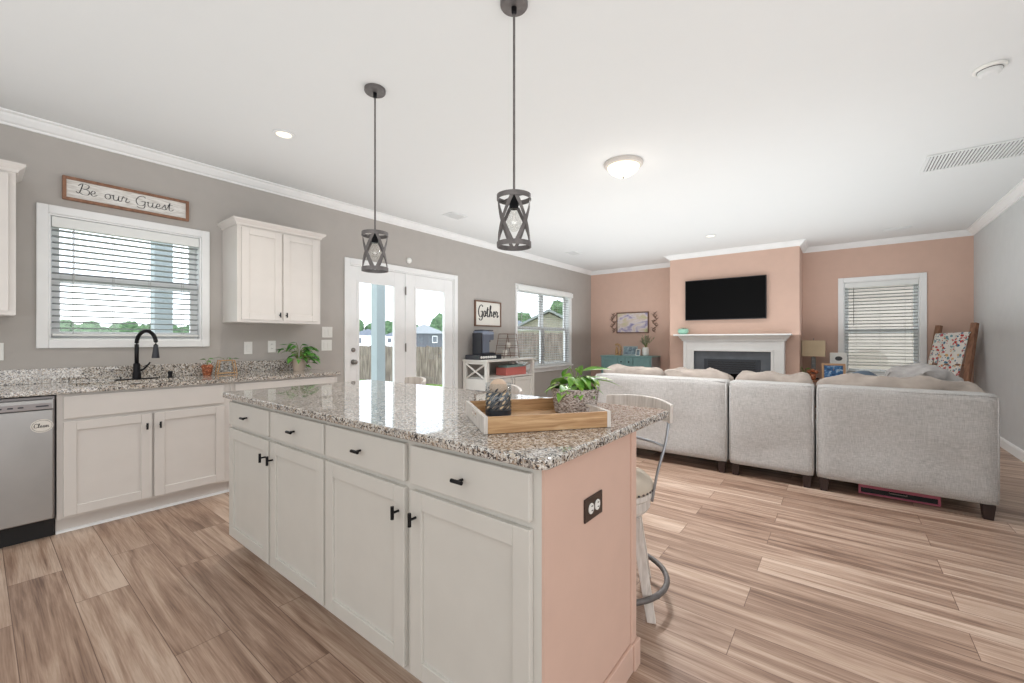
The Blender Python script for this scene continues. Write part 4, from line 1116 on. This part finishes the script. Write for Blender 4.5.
def vase():
    random.seed(9)
    r = thing('flower_vase', 'white vase of spiky dried stems at the right of the teal sideboard', 'vase', (-3.06, 8.22, SZ))
    bm = bmesh.new(); lathe(bm, [(.05, 0), (.065, .04), (.066, .12), (.055, .16), (.058, .17), (.05, .17), (.048, .15), (.001, .14)], 28); obj('vase', bm, M['white'], r, smooth=True)
    bs = bmesh.new(); bl = bmesh.new()
    for k in range(22):
        az = random.uniform(0, 2 * PI); h = Vector((math.cos(az), math.sin(az) * .6, 0)); rc = random.uniform(.03, .19); z = random.uniform(.26, .40)
        e = h * rc + Vector((0, 0, z)); tube(bs, [(0, 0, .14), h * rc * .3 + Vector((0, 0, .22)), e], .0018, 5)
        for j in range(4):
            p = Vector((0, 0, .17)).lerp(e, .45 + .15 * j); leaf_strip(bl, p, h + Vector((random.uniform(-.5, .5), random.uniform(-.5, .5), 1.2)), .075, .02, .2)
    obj('dried_stems', bs, M['stem'], r); obj('dried_leaves', bl, M['drygreen'], r, fix=False)
mini('drygreen', (160, 166, 138), .8)
vase()
def small_pic():
    photo_frame('picture_frame', 'tiny oval-patterned frame leaning by the white vase on the teal sideboard', (-3.185, 8.14, SZ), 0, .09, .13, .012, M['white'], M['photogrey'])
small_pic()

def wall_art():
    w, h = .70, .44
    r = thing('wall_picture', 'brown framed pastel landscape painting above the teal sideboard', 'painting', (-3.45, YF - .0005, 1.36))
    fr = .022
    boxes('frame', [(-w / 2, -w / 2 + fr, -.03, 0, 0, h), (w / 2 - fr, w / 2, -.03, 0, 0, h), (-w / 2 + fr, w / 2 - fr, -.03, 0, 0, fr), (-w / 2 + fr, w / 2 - fr, -.03, 0, h - fr, h)], M['darkwoodframe'], r, .003)
    boxes('canvas', [(-w / 2 + fr, w / 2 - fr, -.02, -.001, fr, h - fr)], M['artpaint'], r)
wall_art()
def scroll(label, x, s):
    r = thing('metal_wall_scroll', label, 'wall decoration', (x, YF - .001, 1.37), 0, 'leafy metal scrolls beside the painting')
    bm = bmesh.new(); P = [(0, -.012, 0), (s * .05, -.014, .06), (-s * .03, -.014, .13), (s * .05, -.014, .2), (-s * .03, -.014, .27), (s * .04, -.014, .34), (0, -.012, .39)]
    q = spline(P, 6); tube(bm, q, .006, 6)
    for c, rr in (((s * .03, .05), .028), ((-s * .02, .16), .026), ((s * .03, .23), .026), ((-s * .01, .33), .028)):
        tube(bm, [(c[0] + rr * math.cos(a), -.014, c[1] + rr * math.sin(a)) for a in [i * .5 for i in range(11)]], .0045, 5)
    obj('scroll', bm, M['bronze'], r)
    bm = bmesh.new()
    for i in range(3, len(q), 4):
        for sd in (-1, 1): leaf_strip(bm, q[i], (sd * 1, -.1, .9), .07, .036, .1)
    obj('leaves', bm, M['bronze'], r, fix=False)
mini('bronze', (134, 108, 92), .45)
scroll('bronze leafy metal scroll left of the landscape painting', -3.89, 1); scroll('bronze leafy metal scroll right of the landscape painting', -2.97, -1)

# lamp table between chimney and window
def end_table():
    r = thing('end_table', 'small dark end table behind the sofa holding lamp and photo frames', 'table', (-.22, 8.12, 0))
    boxes('table_top', [(-.27, .30, -.22, .25, .57, .60)], M['wood'], r, .004)
    for sx in (-.24, .27):
        for sy in (-.19, .22): boxes('leg', [(sx - .018, sx + .018, sy - .018, sy + .018, 0, .5695)], M['wood'], r)
    boxes('shelf', [(-.2215, .2515, -.1715, .2015, .18, .20)], M['wood'], r)
end_table()
def lamp():
    r = thing('table_lamp', 'table lamp with cream rectangular shade between chimney and window', 'lamp', (-.345, 8.20, .6005))
    bm = bmesh.new(); box(bm, -.07, .07, -.05, .05, 0, .02); obj('base', bm, M['tvframe'], r, .004)
    bm = bmesh.new(); box(bm, -.028, .028, -.02, .02, .0205, .35); obj('column', bm, M['lampcol'], r, .006)
    bm = bmesh.new()
    for k in range(5): box(bm, -.0285, .0285, -.0205, .0205, .06 + k * .06, .066 + k * .06)
    obj('column_bands', bm, M['nickel'], r)
    bm = bmesh.new(); w, d, z0, z1, t = .15, .09, .36, .61, .004
    for b in ((-w, w, -d, -d + t), (-w, w, d - t, d), (-w, -w + t, -d + t, d - t), (w - t, w, -d + t, d - t)): box(bm, *b, z0, z1)
    obj('lamp_shade', bm, M['lampshade'], r)
    bm = bmesh.new(); tube(bm, [(0, 0, .35), (0, 0, .63)], .004, 6); ball(bm, (0, 0, .635), .008, 1); obj('harp', bm, M['nickel'], r)
mini('lampcol', (110, 112, 112), .3)
lamp()
photo_frame('picture_frame', 'tan framed blue photo on the end table in front of the lamp', (-.09, 8.02, .6005), .1, .29, .26, .03, M['frametan'], M['photoblue'])
def card():
    r = thing('picture_frame', 'white frame with small dark oval standing behind the tan framed photo', 'picture frame', (-.03, 8.235, .6005))
    Rm = Matrix.Rotation(-.05, 4, 'X')
    bm = bmesh.new(); box(bm, -.11, .10, -.012, 0, 0, .42); bmesh.ops.transform(bm, matrix=Rm, verts=bm.verts); obj('panel', bm, M['white'], r, .003)
    bm = bmesh.new(); lathe(bm, [(.001, 0), (.045, 0), (.045, .003), (.001, .003)], 24, Rm @ Matrix.Translation((.0, -.013, .33)) @ Matrix.Rotation(PI / 2, 4, 'X') @ Matrix.Diagonal((1, .75, 1, 1))); obj('oval', bm, M['tvframe'], r)
card()
def small_succulent():
    random.seed(2)
    r = thing('potted_succulent', 'small bright green plant in a white pot on the end table by the chimney', 'potted plant', (-.46, 8.03, .6005))
    bm = bmesh.new(); lathe(bm, [(.035, 0), (.045, .07), (.04, .07), (.001, .06)], 20); obj('pot', bm, M['white'], r)
    foliage(r, (0, 0, .06), [(random.uniform(0, 6.28), random.uniform(.01, .05), random.uniform(.03, .13), .06, .024, .5) for _ in range(22)], M['leaf'])
small_succulent()
def gourd():
    r = thing('carved_ornament', 'round reddish brown carved ornament below the lamp shade', 'ornament', (-.345, 7.97, .6005))
    bm = bmesh.new(); lathe(bm, [(.02, 0), (.04, .03), (.045, .06), (.035, .09), (.022, .1)], 20); obj('body', bm, M['terracotta'], r, smooth=True)
    for s in (-1, 0, 1):
        bm = bmesh.new(); ball(bm, (s * .045, -.01, .125 + (s == 0) * .02), .03, 2); obj('knot', bm, M['terracotta'], r, smooth=True)
gourd()

# blanket ladder in the corner
def ladder():
    r = thing('blanket_ladder', 'brown wooden blanket ladder leaning across the far right corner', 'ladder', (1.06, 8.04, 0))
    # rails: bottoms stand out from the corner, tops touch the two walls
    A0, A1 = Vector((.86, 8.02, 0)), Vector((1.09, 8.40, 1.42)); B0, B1 = Vector((1.16, 7.62, 0)), Vector((1.375, 8.04, 1.44))
    o = Vector((1.06, 8.04, 0)); across = (B0 - A0).normalized()
    def rail(a, b):
        bm = bmesh.new(); d = (b - a).normalized(); n_ = across.cross(d).normalized()
        q = []
        for p in (a, b):
            q.append([bm.verts.new(p - o + across * sx * .035 + n_ * sy * .022) for sx, sy in ((-1, -1), (1, -1), (1, 1), (-1, 1))])
        for v in q[0]: v.co.z = 0
        for i in range(4): bm.faces.new((q[0][i], q[0][(i + 1) % 4], q[1][(i + 1) % 4], q[1][i]))
        bm.faces.new(q[0][::-1]); bm.faces.new(q[1]); obj('rail', bm, M['wood'], r, .003)
    rail(A0, A1); rail(B0, B1)
    for t in (.18, .4, .62, .9):
        bm = bmesh.new(); a = A0.lerp(A1, t) - o; b = B0.lerp(B1, t) - o; tube(bm, [a + across * .036, b - across * .036], .016, 10); obj('rung', bm, M['wood'], r)
    return A0, A1, B0, B1, across
A0, A1, B0, B1, ACR = ladder()
def quilt():
    M['floral'] = floral_mat()
    a = A0.lerp(A1, .9); b = B0.lerp(B1, .9); n_ = Vector((ACR.y, -ACR.x, 0)); 
    if n_.y > 0: n_ = -n_
    bm = bmesh.new(); rows = []; NX, NZ = 22, 26
    for i in range(NX + 1):
        t = .0 + .975 * i / NX; row = []
        top = a.lerp(b, t) + Vector((0, 0, .021))
        for j in range(NZ + 1):
            s = j / NZ
            fold = .012 * math.sin(i * .9) * min(1, s * 3)
            # over the rung: short tail behind, long drop in front
            if s < .12: p = top - n_ * (.024 + .0) + Vector((0, 0, -.05 * (1 - s / .12)))
            elif s < .2: q = (s - .12) / .08; p = top + n_ * (-.024 + .052 * q) + Vector((0, 0, .008 * math.sin(PI * q)))
            else: q = (s - .2) / .8; p = top + n_ * (.028 + .26 * q * .55 + fold) + Vector((0, 0, -.58 * q))
            pass
            row.append(bm.verts.new(p))
        rows.append(row)
    for i in range(NX):
        for j in range(NZ): bm.faces.new((rows[i][j], rows[i + 1][j], rows[i + 1][j + 1], rows[i][j + 1]))
    o = obj('floral_quilt', bm, M['floral'], smooth=True, fix=True)
    so = o.modifiers.new('thick', 'SOLIDIFY'); so.thickness = .006; so.offset = 0
    tag(o, 'white quilt with small red and blue flowers draped over the corner ladder', 'quilt')
def floral_mat():
    m = bpy.data.materials.new('floral_print'); m.use_nodes = True; n = m.node_tree; b = n.nodes['Principled BSDF']; L = n.links.new
    b.inputs['Roughness'].default_value = .9
    tcn = n.nodes.new('ShaderNodeTexCoord'); prev = None
    base = lin((232, 228, 222))
    for k, (sc, thr, cols) in enumerate([(20, .42, [(200, 70, 62), (64, 118, 150), (222, 178, 120), (120, 160, 170), (190, 92, 96)]), (38, .36, [(92, 132, 150), (228, 226, 220), (196, 86, 70), (228, 226, 220), (130, 150, 130), (70, 96, 130)]), ]):
        t = n.nodes.new('ShaderNodeTexVoronoi'); t.inputs['Scale'].default_value = sc; L(tcn.outputs['Object'], t.inputs['Vector'])
        nn = n.nodes.new('ShaderNodeTexNoise'); nn.inputs['Scale'].default_value = 60; L(tcn.outputs['Object'], nn.inputs['Vector'])
        sm = n.nodes.new('ShaderNodeMath'); sm.operation = 'MULTIPLY_ADD'; sm.inputs[1].default_value = .3; L(nn.outputs['Fac'], sm.inputs[0]); L(t.outputs['Distance'], sm.inputs[2])
        lt = n.nodes.new('ShaderNodeMath'); lt.operation = 'LESS_THAN'; lt.inputs[1].default_value = thr + .12; L(sm.outputs[0], lt.inputs[0])
        sp = n.nodes.new('ShaderNodeSeparateColor'); L(t.outputs['Color'], sp.inputs[0])
        r = n.nodes.new('ShaderNodeValToRGB'); r.color_ramp.interpolation = 'CONSTANT'; e = r.color_ramp.elements
        while len(e) < len(cols): e.new(.5)
        for i, c in enumerate(cols): e[i].position = i / len(cols); e[i].color = lin(c)
        L(sp.outputs[k], r.inputs[0])
        mx = n.nodes.new('ShaderNodeMixRGB'); L(lt.outputs[0], mx.inputs[0]); L(r.outputs[0], mx.inputs[2])
        if prev: L(prev, mx.inputs[1])
        else: mx.inputs[1].default_value = base
        prev = mx.outputs[0]
    L(prev, b.inputs['Base Color']); return m
quilt()

# ------------------------------------------------------------------ COFFEE BAR
CX0, CX1, CY0, CY1, CZ = -4.395, -3.92, 4.44, 5.60, .932
def cart():
    r = thing('coffee_bar_cabinet', 'white farmhouse coffee bar cabinet with X-braced end beside the french door', 'cabinet', (CX1, CY0, 0), R90)
    w = CY1 - CY0; d = CX1 - CX0; m = M['whitecab']
    boxes('top', [(-.012, w + .012, -.015, d, CZ - .03, CZ)], m, r, .003)
    boxes('corner_post', [(0, .05, 0, .05, 0, CZ - .0305)], m, r, .002); boxes('corner_post', [(w - .05, w, 0, .05, 0, CZ - .0305)], m, r, .002)
    boxes('corner_post', [(0, .05, d - .05, d, 0, CZ - .0305)], m, r, .002); boxes('corner_post', [(w - .05, w, d - .05, d, 0, CZ - .0305)], m, r, .002)
    boxes('shelf', [(.0505, w - .0505, .002, d - .002, .655, .675)], m, r); boxes('bottom_panel', [(.0505, w - .0505, .02, d - .002, .08, .10)], m, r)
    boxes('back_panel', [(.0505, w - .0505, d - .012, d - .003, .1005, .6545)], m, r)
    for s, xx in ((0, .008), (1, w - .022)):
        bm = bmesh.new()
        box(bm, xx, xx + .014, .0505, d - .0505, .08, .655)
        box(bm, xx, xx + .014, .0505, d - .0505, CZ - .065, CZ - .0305)
        e = obj('end_panel', bm, m, r, .002)
        bm = bmesh.new()
        zA, zB = .657, CZ - .067
        for a, b in (((.052, zA), (d - .052, zB)), ((.052, zB), (d - .052, zA))):
            tube(bm, [(xx + .007, a[0], a[1]), (xx + .007, b[0], b[1])], .014, 4, sx=1, sy=1, up=Vector((1, 0, 0)))
        obj('x_brace', bm, m, e)
    for a, b, sd in ((.055, w / 2 - .003, 'r'), (w / 2 + .003, w - .055, 'l')):
        dd = shaker('door', a, b, .105, .645, m, r, .05, .018, y=.018)
        bm = bmesh.new(); hx = b - .03 if sd == 'r' else a + .03; tube(bm, [(hx, 0, .55), (hx, -.022, .55), (hx, -.022, .63), (hx, 0, .63)], .004, 6); obj('handle', bm, M['nickel'], dd)
M['whitecab'] = mat('white_cabinet_paint', (226, 224, 218), .45)
cart()
def on_cart(lx, ly): return (CX1 - ly, CY0 + lx)
bx = boxes('storage_box', [(-.255, .255, -.10, .10, 0, .118)], M['red'], None, .003); p_ = on_cart(.77, .17); bx.location = (p_[0], p_[1], .6755); bx.rotation_euler = (0, 0, R90); tag(bx, 'coral red box lying on the open shelf of the coffee bar', 'box')
bk = boxes('book', [(-.22, .22, -.085, .085, 0, .035)], M['tealbook'], None, .002); bk.location = (p_[0], p_[1], .794); bk.rotation_euler = (0, 0, R90 + .03); tag(bk, 'dusty teal flat book lying on top of the coral red box', 'book')
def coffee():
    r = thing('coffee_machine', 'slate grey single-serve coffee machine on the coffee bar', 'coffee machine', (-4.17, 4.66, 1.0025), R90); r.scale = (.86, 1, 1.06)
    boxes('base', [(-.13, .17, -.10, .12, 0, .02)], M['machdk'], r, .004)
    boxes('water_tank', [(-.165, -.135, -.07, .11, .0, .30)], M['machdk'], r, .006)
    boxes('body', [(-.13, .04, -.08, .12, .0205, .33)], M['mach'], r, .012)
    boxes('brew_head', [(.041, .17, -.07, .10, .20, .325)], M['mach'], r, .015)
    boxes('spout', [(.09, .14, -.02, .03, .175, .1995)], M['machdk'], r, .004)
    boxes('lid', [(-.12, .16, -.065, .105, .3305, .345)], M['machdk'], r, .006)
    boxes('drip_tray', [(.05, .165, -.07, .08, .0205, .04)], M['nickel'], r, .003)
coffee()
def pod_drawer():
    r = thing('pod_drawer', 'low black coffee pod drawer under the coffee machine', 'drawer', (-4.17, 4.655, .9325), R90)
    boxes('housing', [(-.24, .25, -.13, .15, 0, .0695)], M['machdk'], r, .004)
    bm = bmesh.new()
    for k in range(7): lathe(bm, [(.001, 0), (.019, 0), (.017, .014), (.001, .014)], 14, Matrix.Translation((-.205 + k * .05, -.131, .035)) @ Matrix.Rotation(PI / 2, 4, 'X'))
    obj('coffee_pods', bm, M['white'], r)
pod_drawer()
def rack():
    r = thing('wire_rack', 'three-tier black wire basket stand beside the coffee machine', 'rack', (-4.18, 5.22, .9325), R90)
    bm = bmesh.new()
    for sy in (-.09, .09):
        tube(bm, [(-.20, sy, 0), (-.10, sy, .38), (.12, sy, .38), (.20, sy, 0)], .005, 6)
    for sx, z in ((-.10, .38), (.12, .38)): tube(bm, [(sx, -.09, z), (sx, .09, z)], .005, 6)
    obj('wire_frame', bm, M['darkwoodframe'], r)
    for z, w in ((.04, .185), (.16, .155), (.27, .125)):
        bm = bmesh.new()
        for dz in (0, .035): tube(bm, [(-w, -.1, z + dz), (w, -.1, z + dz), (w, .1, z + dz), (-w, .1, z + dz)], .003, 5, True)
        for k in range(7): x = -w + 2 * w * k / 6; tube(bm, [(x, -.1, z), (x, .1, z)], .002, 4)
        obj('basket', bm, M['darkwoodframe'], r)
rack()
def mug(loc, m, label):
    r = thing('mug', label, 'mug', loc)
    bm = bmesh.new(); lathe(bm, [(.03, 0), (.035, .01), (.037, .08), (.034, .08), (.032, .012), (.001, .01)], 20); obj('cup', bm, m, r, smooth=True)
    bm = bmesh.new(); tube(bm, [(.036, 0, .02), (.058, 0, .03), (.058, 0, .055), (.036, 0, .065)], .004, 6); obj('handle', bm, m, r)
mug((-4.18, 5.16, .9765), M['paperwhite'], 'cream mug in the lowest tier of the wire rack')
mug((-4.18, 5.24, 1.0965), M['paperwhite'], 'cream mug in the middle tier of the wire rack')

# ------------------------------------------------------------------ OUTSIDE
GZ = -.6
struct(boxes('patio', [(-7.6, XL - T - .002, -3, 9.5, -.62, -.12)], M['concrete']))
g = boxes('lawn', [(-60, -7.602, -30, 60, GZ - .1, GZ), (-7.6, 14, YF + T + 1.0, 60, GZ - .1, GZ)], M['grass']); g['kind'] = 'stuff'; tag(g, 'green lawn outside the french door, up to the wooden fence', 'grass', kind='stuff')
def porch_post(x, y, label):
    r = thing('porch_post', label, 'post', (x, y, -.12))
    boxes('shaft', [(-.085, .085, -.085, .085, 0, 2.9)], M['post'], r, .006)
    boxes('post_base', [(-.10, .10, -.10, -.0855, 0, .15), (-.10, .10, .0855, .10, 0, .15), (-.10, -.0855, -.0855, .0855, 0, .15), (.0855, .10, -.0855, .0855, 0, .15)], M['post'], r)
porch_post(-6.3, 4.30, 'white porch post seen through the left leaf of the french door')
porch_post(-6.3, 1.36, 'white porch post seen through the kitchen window blind')
def fence(name, label, p0, p1, z0, z1):
    p0 = Vector(p0); p1 = Vector(p1); L_ = (p1 - p0).length; a = math.atan2(p1.y - p0.y, p1.x - p0.x)
    r = thing(name, label, 'fence', (p0.x, p0.y, z0), a)
    bm = bmesh.new(); x = 0; rnd = random.Random(1); H = z1 - z0
    while x < L_:
        dz = rnd.uniform(-.03, .02); o_ = rnd.uniform(-.006, .006)
        box(bm, x, x + .135, o_, o_ + .018, .02, H + dz); x += .143
    obj('pickets', bm, M['fence'], r)
    for z in (.3, H / 2, H - .3): boxes('rail', [(0, L_, .026, .066, z - .045, z + .045)], M['fence'], r)
    for i in range(int(L_ / 2.4) + 1): boxes('post', [(i * 2.4, i * 2.4 + .09, .067, .157, 0, H + .03)], M['fence'], r)
fence('wooden_fence', 'weathered wooden privacy fence across the yard behind the french door', (-23.0, 9.8), (-10.3, 12.05), GZ, .95)
fence('wooden_fence', 'taller weathered fence seen through the wide window beside the coffee bar', (-13.5, 14.2), (-5.0, 17.2), GZ, 1.52)
def house(label, loc, rz, w, d, h, rh, wm, rm, hip=False, win=2):
    r = thing('neighbour_house', label, 'house', loc, rz)
    boxes('wall', [(-w / 2, w / 2, 0, d, 0, h)], wm, r)
    bm = bmesh.new(); e = .35
    if hip:
        b = [bm.verts.new(v) for v in ((-w / 2 - e, -e, h), (w / 2 + e, -e, h), (w / 2 + e, d + e, h), (-w / 2 - e, d + e, h))]
        k = min(w, d) / 2; t = [bm.verts.new((-w / 2 + k, d / 2, h + rh)), bm.verts.new((w / 2 - k + .01, d / 2, h + rh))]
        bm.faces.new((b[0], b[1], t[1], t[0])); bm.faces.new((b[2], b[3], t[0], t[1])); bm.faces.new((b[1], b[2], t[1])); bm.faces.new((b[3], b[0], t[0])); bm.faces.new(b[::-1])
        obj('roof', bm, rm, r)
    else:   # gable faces the viewer (-y)
        g_ = bmesh.new(); prism(g_, [(-w / 2, h), (w / 2, h), (0, h + rh - .1)], Matrix.Translation((0, d, 0)) @ Matrix.Rotation(PI / 2, 4, 'X'), d); obj('gable', g_, wm, r)
        for s in (-1, 1):
            prism(bm, [(0, h + rh), (s * (w / 2 + e), h - rh * e / (w / 2)), (s * (w / 2 + e), h - rh * e / (w / 2) + .16), (0, h + rh + .16)], Matrix.Translation((0, d + e, 0)) @ Matrix.Rotation(PI / 2, 4, 'X'), d + 2 * e)
        obj('roof', bm, rm, r)
        boxes('fascia', [(-w / 2, w / 2, -.05, -.002, h - .1, h + .05)], M['trim'], r)
    for i in range(win):
        x = -w / 2 + w * (i + .5) / win; f = boxes('window', [(x - .5, x + .5, -.03, -.001, h * .4, h * .85)], M['trim'], r); boxes('pane', [(x - .42, x + .42, -.035, -.031, h * .44, h * .81)], M['slate'], f)
def at(u, d, z):
    """a point d metres deep along the photograph's column u"""
    t = (u - 512) / 420.62; return (d * (t * math.cos(.664) - math.sin(.664)), d * (t * math.sin(.664) + math.cos(.664)), z)
def house_at(label, u, d, w, dp, h, rh, wm, rm, hip, win):
    x, y, z = at(u, d, GZ); house(label, (x, y, z), math.atan2(y, x) - PI / 2, w, dp, h, rh, wm, rm, hip=hip, win=win)
house_at('grey house with pale pyramid roof beyond the fence, in the right door pane', 424, 84, 8.5, 8.5, 3.1, 2.0, M['sidinggrey'], M['rooflt'], True, 2)
house_at('dark roofed white house beyond the fence, in the left door pane', 368, 80, 6.5, 6.5, 2.7, 1.3, M['trim'], M['roof'], True, 2)
house_at('dark roofed pale house just right of the porch post in the left door pane', 396, 100, 6.0, 6.0, 2.7, 1.3, M['trim'], M['roof'], True, 2)
house_at('cream gabled house behind the taller fence in the wide window', 549, 28, 4.6, 8, 2.55, 1.15, M['siding'], M['rooflt'], False, 0)
house_at('blue grey roofed house left of the cream gabled house in the wide window', 519, 40, 4.4, 6, 2.5, 1.3, M['siding'], M['roof'], True, 0)
house('cream sided neighbouring house close outside the fireplace wall window', (1.5, 11.6, GZ), 0, 9, 8, 4.2, 2.0, M['siding'], M['roof'], win=0)
def tree(label, x, y, z, hgt, r_, seed, group=None):
    r = thing('tree', label, 'tree', (x, y, z), seed, group)
    bm = bmesh.new(); tube(bm, [(0, 0, 0), (.05, 0, hgt * .4), (0, .05, hgt * .7)], [.04 * hgt * .6, .03 * hgt * .6, .015 * hgt * .6], 8); obj('trunk', bm, M['bark'], r)
    rnd = random.Random(seed); bm = bmesh.new()
    for k in range(9):
        a = rnd.uniform(0, 6.28); q = rnd.uniform(0, .55) * r_
        vs = ball(bm, (q * math.cos(a), q * math.sin(a), hgt - r_ + rnd.uniform(-.35, .45) * r_), r_ * rnd.uniform(.4, .62), 3)
    for v in bm.verts: v.co += noise.noise_vector(v.co * (2.2 / r_ * 1.5)) * r_ * .22 + noise.noise_vector(v.co * (9 / r_)) * r_ * .08
    obj('crown', bm, M['treeleaf'], r, smooth=True)
TG = 'distant trees on the horizon'
for i, (u, d, h, rr) in enumerate([(340, 112, 6.6, 3.4), (357, 108, 7.0, 3.2), (375, 112, 6.4, 3.2), (393, 110, 7.4, 3.2), (410, 114, 6.6, 3.0)]):
    x, y, z = at(u, d, GZ); tree('rounded green tree on the skyline behind the houses in the french door', x, y, z, h, rr, 20 + i, 'trees on the skyline through the french door')
x, y, z = at(442, 98, GZ); tree('tall bushy tree at the right edge of the right door pane', x, y, z, 8.4, 4.0, 31)
x, y, z = at(556, 52, GZ); tree('tall tree rising behind the cream gabled house in the wide window', x, y, z, 6.6, 1.5, 32)
x, y, z = at(522, 60, GZ); tree('low tree behind the blue grey roof in the wide window', x, y, z, 5.9, 2.2, 33)
for i in range(13):
    u = 36 + i * 13.5; x, y, z = at(u, 84 + (i % 2) * 10, GZ); tree('dark green tree in the distant tree line seen through the sink window', x, y, z, 5.0 + (i * 7 % 5) * .25, 2.3, 50 + i, 'tree line through the sink window')
